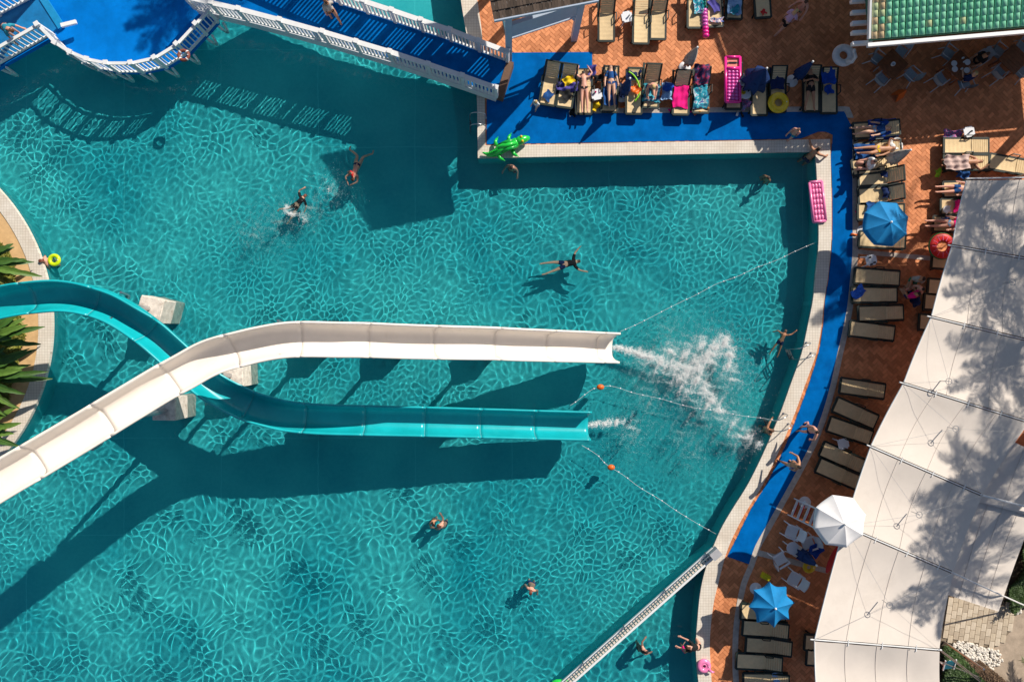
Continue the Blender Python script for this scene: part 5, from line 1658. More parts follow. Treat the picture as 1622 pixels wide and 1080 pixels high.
def person(label, px, py, z, head, pose, skin=0, hair='dark', top=None, bottom='navy', scale=1.0, lie=None, tilt=0.0, wet=False, long_hair=False, child=False):
    """body is one skinned mesh grown on a posed skeleton; z = pelvis height; head = heading (deg) of the facing, or of the head end when lying"""
    D = dict(ua_l=(-0.25, 0, -1), fa_l=(-0.1, 0.25, -1), ua_r=(0.25, 0, -1), fa_r=(0.1, 0.25, -1), th_l=(-0.05, 0, -1), sh_l=(0, -0.05, -1), th_r=(0.05, 0, -1), sh_r=(0, -0.05, -1),
             spine=(0, 0, 1), headv=(0, 0.05, 1), ft=(0, 1, -0.15))
    D.update(pose)
    for k in D: D[k] = Vector(D[k]).normalized()
    V = []; E_ = []; Rr = []; tags = []
    def v(p, r):
        V.append(Vector(p)); Rr.append(r); return len(V) - 1
    def e(a, b, t): E_.append((a, b)); tags.append(t)
    sp = D['spine']
    hs = 1.22 if child else 1.0
    pel = v((0, 0, 0), 0.125); wai = v(sp * 0.20, 0.112); che = v(sp * 0.37, 0.128); nb = v(sp * 0.50, 0.07)
    e(pel, wai, 'pelvis'); e(wai, che, 'torso'); e(che, nb, 'torso')
    fwd = Vector((0, 1, 0)); fwd = (fwd - sp * fwd.dot(sp)).normalized(); rt = fwd.cross(sp)
    nk = v(V[nb] + D['headv'] * 0.09, 0.052); h1 = v(V[nk] + D['headv'] * 0.09 * hs, 0.088 * hs); h2 = v(V[h1] + D['headv'] * 0.085 * hs, 0.084 * hs)
    e(nb, nk, 'neck'); e(nk, h1, 'head'); e(h1, h2, 'head')
    ns = v(V[h1] + fwd * 0.105 * hs, 0.018); e(h1, ns, 'nose')
    for s_, sd in ((-1, 'l'), (1, 'r')):
        sh = v(V[che] + sp * 0.09 + rt * s_ * 0.165, 0.062); e(nb, sh, 'torso')
        el = v(V[sh] + D['ua_' + sd] * 0.28, 0.043); wr = v(V[el] + D['fa_' + sd] * 0.24, 0.030); pm = v(V[wr] + D['fa_' + sd] * 0.08, 0.034)
        e(sh, el, 'uarm'); e(el, wr, 'farm'); e(wr, pm, 'hand')
        dr = D['fa_' + sd]
        ax = dr.cross(Vector((0.3, 0.2, 1))).normalized()
        for f_, (off, ln) in enumerate(((-0.032, 0.07), (-0.011, 0.085), (0.011, 0.08), (0.032, 0.062))):
            k1 = v(V[pm] + ax * off + dr * (ln * 0.55), 0.010); k2 = v(V[k1] + (dr + ax.cross(dr) * 0.45).normalized() * ln * 0.5, 0.008)
            e(pm, k1, 'hand'); e(k1, k2, 'hand')
        t1 = v(V[wr] + dr * 0.04 + ax * 0.045 * s_, 0.012); t2 = v(V[t1] + dr * 0.045 + ax * 0.015 * s_, 0.009); e(wr, t1, 'hand'); e(t1, t2, 'hand')
        hp = v(V[pel] + rt * s_ * 0.095 - sp * 0.05, 0.096); kn = v(V[hp] + D['th_' + sd] * 0.41, 0.06); an = v(V[kn] + D['sh_' + sd] * 0.40, 0.038)
        e(pel, hp, 'hip'); e(hp, kn, 'thigh'); e(kn, an, 'shin')
        fd = D['ft']
        he = v(V[an] + D['sh_' + sd] * 0.05 - fd * 0.03, 0.036); to = v(V[he] + fd * 0.2, 0.03); e(an, he, 'foot'); e(he, to, 'foot')
    me = bpy.data.meshes.new('body_sk')
    me.from_pydata([p * scale for p in V], E_, [])
    ob = bpy.data.objects.new('body_sk', me); col.objects.link(ob)
    md = ob.modifiers.new('skin', 'SKIN'); md.use_smooth_shade = True
    for i, sv in enumerate(me.skin_vertices[0].data):
        sv.radius = (Rr[i] * scale * (1.0 if Rr[i] < 0.02 else 1.13), Rr[i] * scale * (1.0 if Rr[i] < 0.02 else 1.13)); sv.use_root = (i == 0)
    sb = ob.modifiers.new('sub', 'SUBSURF'); sb.levels = 1; sb.render_levels = 1
    dg = bpy.context.evaluated_depsgraph_get()
    bm_ = bpy.data.meshes.new_from_object(ob.evaluated_get(dg))
    bpy.data.objects.remove(ob); bpy.data.meshes.remove(me)
    bm_.name = 'person'
    bm_.materials.clear(); bm_.materials.append(SKIN[skin])
    bm_.polygons.foreach_set('use_smooth', [True] * len(bm_.polygons))
    p = P(px, py, z)
    body = put('person', bm_, None, (p.x, p.y, z))
    if lie == 'back':
        M = Matrix.Rotation(math.radians(head + 90), 3, 'Z') @ Matrix.Rotation(math.radians(90 + tilt), 3, 'X')
    elif lie == 'prone':
        M = Matrix.Rotation(math.radians(head - 90), 3, 'Z') @ Matrix.Rotation(math.radians(-90 + tilt), 3, 'X')
    else:
        M = Matrix.Rotation(math.radians(head - 90), 3, 'Z') @ Matrix.Rotation(math.radians(-tilt), 3, 'X')
    body.rotation_euler = M.to_euler()
    tag(body, label, 'person')
    # clothing and hair: shells lifted off the body surface
    nv = len(bm_.vertices)
    co = np.empty(nv * 3); bm_.vertices.foreach_get('co', co); co = co.reshape(-1, 3) / scale
    no = np.empty(nv * 3); bm_.vertices.foreach_get('normal', no); no = no.reshape(-1, 3)
    best = np.full(nv, 1e9); bt = np.zeros(nv); bi = np.zeros(nv, int)
    for i, (a, b) in enumerate(E_):
        A_, B_ = np.array(V[a]), np.array(V[b]); d_ = B_ - A_
        t_ = np.clip(((co - A_) @ d_) / max(1e-9, d_ @ d_), 0, 1)
        ds = np.linalg.norm(co - A_ - t_[:, None] * d_, axis=1) / (Rr[a] * (1 - t_) + Rr[b] * t_)
        m_ = ds < best
        best[m_] = ds[m_]; bt[m_] = t_[m_]; bi[m_] = i
    tg = np.array(tags)[bi]
    def shell(name, sel, off, m):
        fs = [tuple(f.vertices) for f in bm_.polygons if all(sel[i] for i in f.vertices)]
        if not fs: return
        us = sorted({i for f in fs for i in f}); mp = {u_: k for k, u_ in enumerate(us)}
        q = MB(); q.add([tuple(co[u_] * scale + no[u_] * off) for u_ in us], [tuple(mp[i] for i in f) for f in fs])
        o_ = q.build(name, m, body, True)
        if wet: receiver(o_)
    Vn = np.array([list(x) for x in V])
    hv = np.array(D['headv']); fw = np.array(fwd); hc = np.array(V[h1])
    rel = co - hc
    hsel = ((tg == 'head') & ((rel @ hv > 0.03 * hs) | (rel @ fw < -0.01))) | ((tg == 'neck') & (rel @ fw < -0.005) & long_hair) | ((tg == 'torso') & long_hair & (rel @ hv > -0.28) & (rel @ fw < -0.06) & (np.abs(rel @ np.array(rt)) < 0.12))
    shell('hair', hsel, 0.018 * scale, HAIR[hair])
    if bottom:
        lim = 0.5 if bottom.endswith('+') else 0.12
        shell('swim_shorts' if lim > 0.3 else 'swim_briefs', (tg == 'hip') | ((tg == 'pelvis') & (bt < 0.45)) | ((tg == 'thigh') & (bt < lim)), 0.010 * scale, C_[bottom.strip('+')])
    if top:
        if top.endswith('-'):
            shell('bikini_top', (tg == 'torso') & (np.abs((co - np.array(V[che])) @ np.array(sp)) < 0.07), 0.010 * scale, C_[top.strip('-')])
        else:
            shell('shirt', (tg == 'torso') | ((tg == 'pelvis') & (bt > 0.3)) | ((tg == 'uarm') & (bt < 0.75)), 0.014 * scale, C_[top])
    if wet: body.cycles.is_caustics_receiver = True
    return body
LIE = dict(ft=(0, 0.5, -1), sh_l=(0, 0, -1), sh_r=(0, 0, -1), ua_l=(-0.35, 0.1, -1), ua_r=(0.35, 0.1, -1))
SIT = dict(th_l=(-0.12, 1, -0.05), th_r=(0.12, 1, -0.05), sh_l=(0, 0.1, -1), sh_r=(0, 0.1, -1), ua_l=(-0.2, 0.4, -1), ua_r=(0.2, 0.4, -1), fa_l=(0.2, 1, -0.1), fa_r=(-0.2, 1, -0.1))
WALK = dict(th_l=(-0.05, 0.35, -1), sh_l=(0, 0.05, -1), th_r=(0.05, -0.3, -1), sh_r=(0, -0.45, -1), ua_l=(-0.2, -0.35, -1), ua_r=(0.2, 0.4, -1), fa_r=(0, 0.8, -1), fa_l=(0, 0.1, -1))
SWIM = dict(ua_l=(-0.9, 0, 0.5), fa_l=(-0.6, 0, 0.8), ua_r=(0.8, 0, 0.55), fa_r=(0.4, 0, 0.9), th_l=(-0.25, 0, -1), sh_l=(-0.1, 0, -1), th_r=(0.2, 0, -1), sh_r=(0.15, 0, -1), headv=(0, 0.2, 1), ft=(0, 0, -1))
PRONE = dict(LIE, ua_l=(-0.7, 0, 0.6), fa_l=(0.5, 0, 0.8), ua_r=(0.7, 0, 0.6), fa_r=(-0.5, 0, 0.8), ft=(0, -0.2, -1))
STANDW = dict(ua_l=(-0.45, 0.25, -0.9), fa_l=(-0.2, 0.7, -0.7), ua_r=(0.45, 0.25, -0.9), fa_r=(0.2, 0.7, -0.7), headv=(0, 0.3, 1))
LZ = LH + 0.16
# sunbathers and people on the deck
person('sunbather lying face down in black swim briefs on a lounger', 925, 140, LZ, 92, PRONE, 2, 'dark', 'blue-', 'black', lie='prone')
person('small child in white cap and pink top stepping onto the blue mat', 849, 166, 0.55, 230, WALK, 0, 'blond', 'white', 'white', scale=0.62, child=True)
person('bather sitting up on a blue towel bending over the knees', 1031, 136, LH + 0.14, 270, dict(SIT, spine=(0, 0.35, 1), sh_l=(0.1, 1, -0.3), sh_r=(-0.1, 1, -0.3), headv=(0, 0.6, 0.8)), 2, 'blond', None, 'royal+')
person('bather whose legs show below a creased blue towel', 968, 132, LZ, 92, LIE, 0, 'brown', 'blue', 'blue', lie='back')
person('person in black shirt and shorts lying on a lounger with one leg over the edge', 1284, 138, LZ + 0.02, 92, dict(LIE, ua_l=(-0.6, 0.2, -0.8), fa_l=(1, 0.5, 0.1), ua_r=(0.6, 0.2, -0.8), fa_r=(-1, 0.5, 0.1), th_r=(0.2, 0.1, -1), sh_r=(0.15, -0.3, -1)), 1, 'dark', 'black', 'black+', lie='back')
person('person in lilac top and dark shorts walking by the shaded loungers', 1246, 33, 0.92, 35, dict(WALK, spine=(0, 0.35, 1)), 0, 'blond', 'lilac', 'black+')
person('person in green swimwear standing in the shade behind the walker', 1268, 14, 0.92, 220, dict(STANDW), 2, 'brown', 'green-', 'green')
person('bare-chested boy in blue shorts walking along the coping', 1257, 211, 0.72, 230, WALK, 2, 'brown', None, 'teal+', scale=0.8)
person('bare-chested man walking on the blue walkway towards the loungers', 1284, 680, 0.92, 200, dict(WALK, ua_l=(-0.8, 0.6, -0.4)), 2, 'dark', None, 'navy+')
person('man in pale swim shorts walking down the blue walkway', 1256, 735, 0.92, 150, dict(WALK, ua_r=(0.8, 0.6, -0.4)), 1, 'dark', None, 'grey+')
person('bather lying on the large royal blue towel', 1383, 205, LZ, 4, dict(LIE, th_l=(-0.1, 0.6, -1), sh_l=(0, -0.8, -1)), 0, 'brown', 'blue', 'ltblue', lie='back')
person('tanned bather in a bikini lying on a lounger with one arm over the face', 1390, 237, LZ, 4, dict(LIE, th_l=(-0.2, 0.5, -1), sh_l=(0.2, -0.6, -1), ua_r=(0.9, 0.2, 0.3), fa_r=(-0.6, 0.6, 0.8)), 1, 'dark', 'yellow-', 'yellow', lie='back')
person('bather sitting at the foot of a lounger beside the closed cream umbrella', 1374, 262, LH + 0.14, 180, dict(SIT), 2, 'dark', 'white', 'black+')
person('sunbather wrapped in a pale towel lying beside the restaurant', 1528, 257, LZ, 2, dict(LIE, ua_l=(-0.8, 0.3, 0.6), fa_l=(0.6, 0.3, 0.9)), 1, 'dark', None, 'grey+', lie='back')
cloth('towel', 'pale crumpled towel wrapped over the sunbather by the restaurant', 1515, 258, 2, 0.62, 1.05, T_PALE, z=LZ + 0.12, wr=0.04, seed=41)
person('bather with a blue towel lying at the corner of the canopy', 1518, 299, LZ, 2, LIE, 2, 'brown', None, 'blue+', lie='back')
person('bather in a pink top reclining above the watermelon float', 1502, 354, LZ, 0, LIE, 2, 'dark', 'pink', 'ltblue', lie='back')
person('bather in a grey top sitting among the group between the lounger rows', 1448, 443, 0.5, 250, SIT, 1, 'dark', 'grey', 'green+')
person('bare-backed bather bending forward in the seated group', 1456, 457, 0.5, 200, dict(SIT, spine=(0, 0.5, 1)), 2, 'dark', None, 'green+')
person('person in magenta and navy sitting by the black bag', 1441, 468, 0.5, 120, SIT, 1, 'dark', 'pink', 'navy+')
person('diner with brown hair seated at the table covered with plates', 1548, 96, 0.58, 205, SIT, 1, 'brown', 'black', 'black+')
person('diner with blond hair seated below the table covered with plates', 1529, 127, 0.58, 100, SIT, 0, 'blond', 'navy', 'black+')
person('person leaning out over the platform balustrade', 6, 42, PZ + 1.0, 330, dict(STANDW, spine=(0, 0.9, 0.6), headv=(0, 1, 0.2)), 2, 'brown', 'teal', 'navy+')
person('person in brown swimwear walking up the foot bridge', 523, 16, 1.0 + 0.92, 120, WALK, 1, 'brown', 'grey', 'black')
# people in the water
person('swimmer in a dark shirt floating with arms and legs spread', 893, 419, WATER - 0.16, 12, SWIM, 0, 'brown', 'black', 'navy+', lie='prone', wet=True)
person('swimmer in a black shirt splashing with bent legs', 470, 326, WATER - 0.17, 45, dict(SWIM, ua_l=(-0.7, 0.1, 0.5), fa_l=(0.3, 0.1, 0.9), ua_r=(0.7, 0.1, -0.4), fa_r=(0.2, 0.2, -0.9), th_l=(-0.3, 0.2, -0.8), sh_l=(-0.5, -0.2, -0.6)), 0, 'red', 'black', 'black+', lie='prone', tilt=15, wet=True, scale=0.9)
person('adult swimming on one side while holding a child', 566, 262, WATER - 0.15, 255, dict(SWIM, ua_l=(-0.2, 0.3, 0.9), fa_l=(0.7, 0.3, 0.5), ua_r=(0.5, 0.2, 0.5), fa_r=(-0.6, 0.2, 0.8), th_l=(-0.1, 0.1, -1), sh_l=(-0.8, 0, -0.6), th_r=(0.1, 0.1, -1), sh_r=(0.9, 0, -0.4)), 2, 'brown', None, 'navy', lie='prone', tilt=12, wet=True)
person('small child in a red top held by the swimming adult', 559, 277, WATER - 0.12, 200, STANDW, 2, 'brown', 'red', 'red', scale=0.55, child=True, wet=True)
person('child with wet dark hair reaching to the adult in the open pool', 687, 823, WATER - 0.34, 300, STANDW, 1, 'dark', None, 'blue+', scale=0.75, child=True, wet=True)
person('tanned adult standing chest deep facing the child', 704, 830, WATER - 0.46, 150, dict(STANDW, spine=(0, 0.3, 1)), 2, 'brown', None, 'navy+', wet=True)
person('bare-shouldered man standing in the lower pool in blue shorts', 842, 924, WATER - 0.46, 250, dict(STANDW, spine=(0, 0.2, 1), ua_l=(-0.6, 0, -1), ua_r=(0.5, -0.2, -0.9)), 2, 'red', None, 'royal+', wet=True)
person('bather with long dark hair wading beside the pool divider', 1012, 1024, WATER - 0.46, 20, dict(STANDW, spine=(0, 0.3, 1)), 2, 'dark', 'black-', 'black', wet=True, long_hair=True)
person('small child in a pink swim vest reaching for the leaning adult', 1081, 1025, WATER - 0.2, 20, STANDW, 0, 'blond', 'pink', 'pink', scale=0.6, child=True, wet=True)
person('adult in black swimsuit kneeling on the coping to reach a child', 1106, 1024, 0.42, 165, dict(spine=(0, 0.8, 0.6), th_l=(-0.2, 0.2, -1), sh_l=(0, -1, -0.1), th_r=(0.2, 0.2, -1), sh_r=(0, -1, -0.1), ua_l=(-0.2, 0.8, -0.5), fa_l=(0, 0.9, -0.4), ua_r=(0.2, 0.8, -0.5), fa_r=(0, 0.9, -0.4), headv=(0, 0.9, 0.4)), 2, 'brown', 'black', 'black')
person('swimmer with only the dark head above water below the crocodile', 811, 269, WATER - 0.55, 250, STANDW, 2, 'dark', None, 'navy+', wet=True)
person('swimmer floating by the right hand ladder with arms out', 1236, 540, WATER - 0.2, 70, dict(SWIM, ua_l=(-0.8, 0, 0.3), fa_l=(-0.5, 0.3, -0.6)), 1, 'brown', None, 'navy+', lie='prone', tilt=25, scale=0.75, wet=True)
person('bather holding the ladder rails where the buoy rope ends', 1211, 680, WATER - 0.35, 20, dict(STANDW, ua_l=(-0.7, 0.7, 0.1), ua_r=(0.7, 0.7, 0.1)), 1, 'brown', None, 'navy+', wet=True)
person('bather clinging to the island coping beside the yellow ring', 84, 415, WATER - 0.42, 200, dict(STANDW), 2, 'red', None, 'green+', wet=True)
person('heavy-set man resting both arms on the corner coping', 1279, 251, WATER - 0.12, 50, dict(STANDW, spine=(0, 0.5, 1), ua_l=(-0.9, 0.5, 0.1), ua_r=(0.9, 0.3, 0.2)), 1, 'dark', None, 'navy+', scale=1.1, wet=True)
person('swimmer with dark hair mostly under water near the corner coping', 1210, 286, WATER - 0.62, 225, dict(), 1, 'dark', None, 'black', scale=0.85, wet=True)
rk = ring_float(86, 412, WATER + 0.06, 0.20, 0.085, mat('lime_vinyl', (0.55, 0.72, 0.01), 0.3), 'lime yellow swim ring at the island coping')

# ------------------------------------------------------------------ foam thrown up by the slides
def foam(name, label, blobs, n, seed, smin=0.004, smax=0.012, depth=None, wisp=True):
    rr = np.random.default_rng(seed)
    px_, py_, w_ = np.array([b[0] for b in blobs]), np.array([b[1] for b in blobs]), np.array([b[3] for b in blobs], float)
    rad = np.array([b[2] for b in blobs], float)
    w_ /= w_.sum()
    c = P(px_[0], py_[0], WATER)
    N = n * 5
    pick = rr.choice(len(blobs), N, p=w_)
    ang = rr.uniform(0, 2 * math.pi, N); rd = np.abs(rr.normal(0, 0.55, N))
    X = px_[pick] + np.cos(ang) * rd * rad[pick]; Y = py_[pick] + np.sin(ang) * rd * rad[pick]
    # wisps: ridged bands of two bent waves, plus finer curls
    def ridge(a_, b_): return 1 - np.abs(np.sin(a_ + 1.7 * np.sin(b_)))
    wz = 0.55 * ridge(X * 0.11 - Y * 0.05, Y * 0.13 + X * 0.06) + 0.45 * ridge(Y * 0.19 + X * 0.10, X * 0.21 - Y * 0.07) + 0.35 * ridge(X * 0.47 + Y * 0.21, Y * 0.39 - X * 0.2)
    keep = rr.uniform(0, 1, N) < np.clip((wz / 1.35) ** 2.4 * 1.9 * np.exp(-(rd * 0.9) ** 2) + 0.02, 0.0, 1)
    if not wisp: keep = rr.uniform(0, 1, N) < 0.5
    idx = np.nonzero(keep)[0][:n]
    X, Y = X[idx], Y[idx]; k = len(idx)
    s_ = smin + (smax - smin) * rr.random(k) ** 2.5
    zz = 0.025 + np.abs(rr.normal(0, 0.03, k)) * np.where(rr.random(k) < 0.05, 3.0, 0.6)
    if depth: zz = -rr.uniform(depth[0], depth[1], k)
    f_ = (H - WATER) / H / PXM
    ox, oy = (X - 811) * f_ - c.x, (540 - Y) * f_ - c.y
    a_ = rr.uniform(0, 6.28, k); st = rr.uniform(0.6, 1.8, k)
    u_ = np.stack([np.cos(a_) * s_ * st, np.sin(a_) * s_ * st, rr.uniform(-.3, .3, k) * s_], -1)
    v_ = np.stack([-np.sin(a_) * s_ / st, np.cos(a_) * s_ / st, rr.uniform(-.3, .3, k) * s_], -1)
    o_ = np.stack([ox, oy, zz], -1)
    up = np.zeros((k, 3)); up[:, 2] = s_ * 0.8
    v4 = np.stack([o_ + u_, o_ - u_ * 0.5 + v_, o_ - u_ * 0.5 - v_, o_ + up], 1).reshape(-1, 3)
    b4 = np.arange(k)[:, None] * 4
    f4 = (b4[:, None, :] + np.array([[0, 1, 3], [1, 2, 3], [2, 0, 3]])[None]).reshape(-1, 3)
    me = bpy.data.meshes.new(name)
    me.vertices.add(len(v4)); me.vertices.foreach_set('co', v4.ravel())
    me.loops.add(f4.size); me.loops.foreach_set('vertex_index', f4.ravel().astype(np.int32))
    me.polygons.add(len(f4)); me.polygons.foreach_set('loop_start', np.arange(0, f4.size, 3, dtype=np.int32)); me.polygons.foreach_set('loop_total', np.full(len(f4), 3, np.int32))
    me.update(); me.polygons.foreach_set('use_smooth', np.ones(len(f4), bool))
    me.materials.append(M_FOAM)
    o = tag(put(name, me, None, c), label, 'foam', kind='stuff')
    if depth:
        me.materials[0] = M_BUBBLE; receiver(o)
M_FOAM = mat('foam', (0.90, 0.93, 0.93), 0.6, 0.02, 5)
M_BUBBLE = mat('bubble', (0.55, 0.88, 0.88), 0.6, 0.02, 5)
CORE = [(972, 551, 4, .7), (978, 551, 5, .9), (984, 552, 6, 1.0), (990, 554, 7, 1.1), (997, 556, 8, 1.2), (1005, 558, 9, 1.2), (1022, 564, 12, 1.2), (1014, 561, 11, 2.2), (1030, 566, 13, 2.4), (1048, 573, 16, 2.4), (1068, 580, 18, 2.6), (1088, 587, 18, 3.0), (1106, 580, 18, 3.2), (1120, 566, 17, 3.4), (1134, 550, 16, 3.2), (1148, 540, 15, 2.6), (1156, 560, 15, 2.0), (1154, 580, 14, 1.4),
        (1104, 602, 17, 2.4), (1116, 618, 17, 1.9), (1128, 634, 17, 1.5), (1140, 650, 19, 1.0), (1076, 600, 20, 1.2), (1060, 556, 20, 1.0), (1085, 560, 22, 1.3), (1110, 545, 20, 1.2), (1086, 620, 22, .7), (1160, 668, 22, .6), (1186, 690, 20, .7), (1202, 704, 12, .5)]
MIST = [(1090, 580, 70, 2.0), (1130, 560, 55, 1.4), (1120, 640, 60, 1.4), (1170, 690, 45, .8), (1160, 600, 55, .9), (1040, 590, 50, .6)]
foam('foam', 'white foam thrown up where the white slide enters the pool', CORE + [(x, y, r_, w_ * 0.9) for x, y, r_, w_ in MIST], 135000, 3)
foam('foam', 'fine milky spray hanging over the splash of the white slide', [(x, y, r_ * 0.7, w_) for x, y, r_, w_ in CORE] + MIST, 85000, 13, 0.003, 0.008, wisp=False)
foam('foam', 'small white foam patch at the end of the turquoise slide', [(930, 673, 4, .6), (936, 672, 5, .8), (943, 672, 6, .9), (950, 671, 6, .9), (957, 670, 7, 1.0), (965, 669, 8, 1.1), (975, 668, 8, 1.1), (988, 667, 6, .7), (1000, 675, 26, .35)], 15000, 4)
foam('foam', 'light froth kicked up around the splashing swimmer', [(462, 338, 12, 1), (455, 330, 10, .6), (480, 345, 20, .5), (520, 300, 30, .25)], 3500, 5)
foam('bubbles', 'pale cloud of bubbles under the surface by the slide outlets', [(x, y, r_ * 1.5, w_) for x, y, r_, w_ in MIST] + [(1000, 690, 60, .8), (1030, 640, 60, .8), (1080, 690, 70, .8), (1100, 720, 50, .4), (1060, 520, 60, .5), (1010, 580, 40, .5)], 34000, 6, 0.005, 0.016, depth=(0.04, 0.3))
foam('bubbles', 'pale cloud of bubbles in the wake of the splashing swimmer', [(440, 350, 70, 1), (400, 370, 60, .8), (490, 330, 40, .8), (530, 300, 50, .6)], 9000, 7, 0.005, 0.015, depth=(0.04, 0.3))

# ------------------------------------------------------------------ planting on the island
M_LEAF = mat('banana_leaf', (0.04, 0.10, 0.015), 0.45, 0.35, 4)
M_LEAF2 = mat('banana_leaf_light', (0.09, 0.17, 0.025), 0.45, 0.3, 4)
M_BUSH = mat('shrub_leaf', (0.19, 0.19, 0.03), 0.6, 0.6, 1.5)
M_BUSH2 = mat('hedge_leaf', (0.045, 0.085, 0.02), 0.6, 0.5, 2)
def banana(label, px, py, h, leaves, seed, z0=0.1):
    rr = random.Random(seed)
    leaves = leaves + [((az + 17 + 9 * q) % 360, L_ * rr.uniform(0.75, 1.0), el + rr.uniform(-0.1, 0.25), 1 - lt if rr.random() < 0.4 else lt) for q, (az, L_, el, lt) in enumerate(leaves)]
    p = P(px, py, 0)
    r = thing('banana_plant', label, 'plant', (p.x, p.y, z0))
    MB().tube([(0, 0, 0), (0.05, 0.02, h * 0.6), (0.08, 0.05, h)], [0.13, 0.10, 0.05], 8).build('stem', mat('banana_stem', (0.12, 0.13, 0.05), 0.7, 0.3), r, True)
    for i, (az, L, el, lt) in enumerate(leaves):
        L = L * 1.2
        az = math.radians(az); d = Vector((math.cos(az), math.sin(az), 0)); sd = Vector((-d.y, d.x, 0))
        mb = MB(); n_ = 18; vs = []; fs = []
        for k in range(n_ + 1):
            t = k / n_
            c = Vector((0.06, 0.04, h * 0.95)) + d * L * t * math.cos(el) + Vector((0, 0, L * (math.sin(el) * t - 0.45 * t * t)))
            w_ = 0.17 * math.sin(math.pi * min(1, t * 0.93 + 0.06)) ** 0.7 * (0.15 if t < 0.12 else 1)
            tear = 1 - 0.35 * (rr.random() ** 3)
            vs += [c + sd * w_ * tear + Vector((0, 0, 0.35 * w_)), c + sd * w_ * 0.4 + Vector((0, 0, 0.16 * w_)), c, c - sd * w_ * 0.4 + Vector((0, 0, 0.16 * w_)), c - sd * w_ * (1 - 0.35 * rr.random() ** 3) + Vector((0, 0, 0.35 * w_))]
        for k in range(n_):
            for j in range(4):
                fs.append((k * 5 + j, k * 5 + j + 1, (k + 1) * 5 + j + 1, (k + 1) * 5 + j))
        mb.add(vs, fs)
        lf = mb.build('leaf', M_LEAF2 if lt else M_LEAF, r, True)
        MB().tube([vs[k * 5 + 2] + Vector((0, 0, 0.008)) for k in range(n_ + 1)], [0.016 * (1 - 0.8 * k / n_) for k in range(n_ + 1)], 4).build('midrib', M_LEAF2, lf)
banana('banana plant with long dark leaves reaching over the island coping', 16, 596, 1.9, [(28, 2.2, 0.35, 0), (5, 2.3, 0.3, 0), (-2, 2.1, 0.1, 0), (-20, 1.8, 0.4, 0), (-38, 1.9, 0.4, 1), (-52, 1.9, 0.5, 1), (60, 1.9, 0.5, 0), (85, 1.9, 0.4, 0), (-75, 1.7, .5, 1), (45, 1.6, 0.8, 1)], 1)
banana('banana plant with bright yellow green leaves at the lower end of the island', 8, 676, 1.3, [(35, 1.5, 0.4, 1), (10, 1.6, 0.5, 1), (-25, 1.5, 0.4, 0), (70, 1.6, 0.4, 0), (-60, 1.4, .4, 1), (100, 1.5, .5, 0)], 2)
banana('banana plant with leaves lying on the island path above the turquoise slide shadow', 14, 540, 1.3, [(15, 1.9, 0.25, 0), (-5, 1.8, 0.3, 0), (40, 1.7, 0.4, 0), (-40, 1.6, .4, 0), (70, 1.5, .4, 1)], 3)
banana('banana plant with thin leaves above the turquoise slide', -4, 424, 0.9, [(-12, 1.9, 0.2, 1), (8, 1.5, 0.3, 0), (35, 1.4, 0.4, 0), (60, 1.2, .4, 0)], 4)
def foliage(name, label, pts, n, seed, m, hmax, z0, size=(0.05, 0.11), cat='shrubs', kind='stuff'):
    rr = random.Random(seed)
    xs = [q[0] for q in pts]; ys = [q[1] for q in pts]
    mb = MB(); cnt = 0
    c = Vector((sum(xs) / len(xs), sum(ys) / len(ys), z0))
    tries = 0
    while cnt < n and tries < n * 6:
        tries += 1
        x, y = rr.uniform(min(xs), max(xs)), rr.uniform(min(ys), max(ys))
        if not inside(pts, x, y): continue
        hh = hmax * (0.45 + 0.3 * math.sin(x * 2.7 + 1.3 * math.sin(y * 2.1)) + 0.25 * math.sin(y * 3.9 + x))
        z = max(0.03, hh * (0.35 + 0.65 * rr.random() ** 0.5))
        s_ = rr.uniform(*size)
        a_ = rr.uniform(0, 6.28); u_ = Vector((math.cos(a_), math.sin(a_), rr.uniform(-0.6, 0.6))) * s_; v_ = Vector((-math.sin(a_), math.cos(a_), rr.uniform(-0.6, 0.6))) * s_ * 0.5
        o_ = Vector((x - c.x, y - c.y, z))
        mb.add([o_ - u_, o_ + v_, o_ + u_, o_ - v_], [(0, 1, 2, 3)]); cnt += 1
    return tag(mb.build(name, m, None, False, c), label, cat, kind=kind)
sector = lambda a0, a1, r0, r1: [(ISL_C.x + r1 * math.cos(math.radians(a)), ISL_C.y + r1 * math.sin(math.radians(a))) for a in range(a0, a1 + 1, 3)] + [(ISL_C.x + r0 * math.cos(math.radians(a)), ISL_C.y + r0 * math.sin(math.radians(a))) for a in range(a1, a0 - 1, -3)]
foliage('shrubs', 'low olive green shrubs covering the planted island', sector(-48, 48, ISL_R - 3.0, ISL_R - 1.2), 26000, 5, M_BUSH, 0.75, 0.08, (0.06, 0.15))

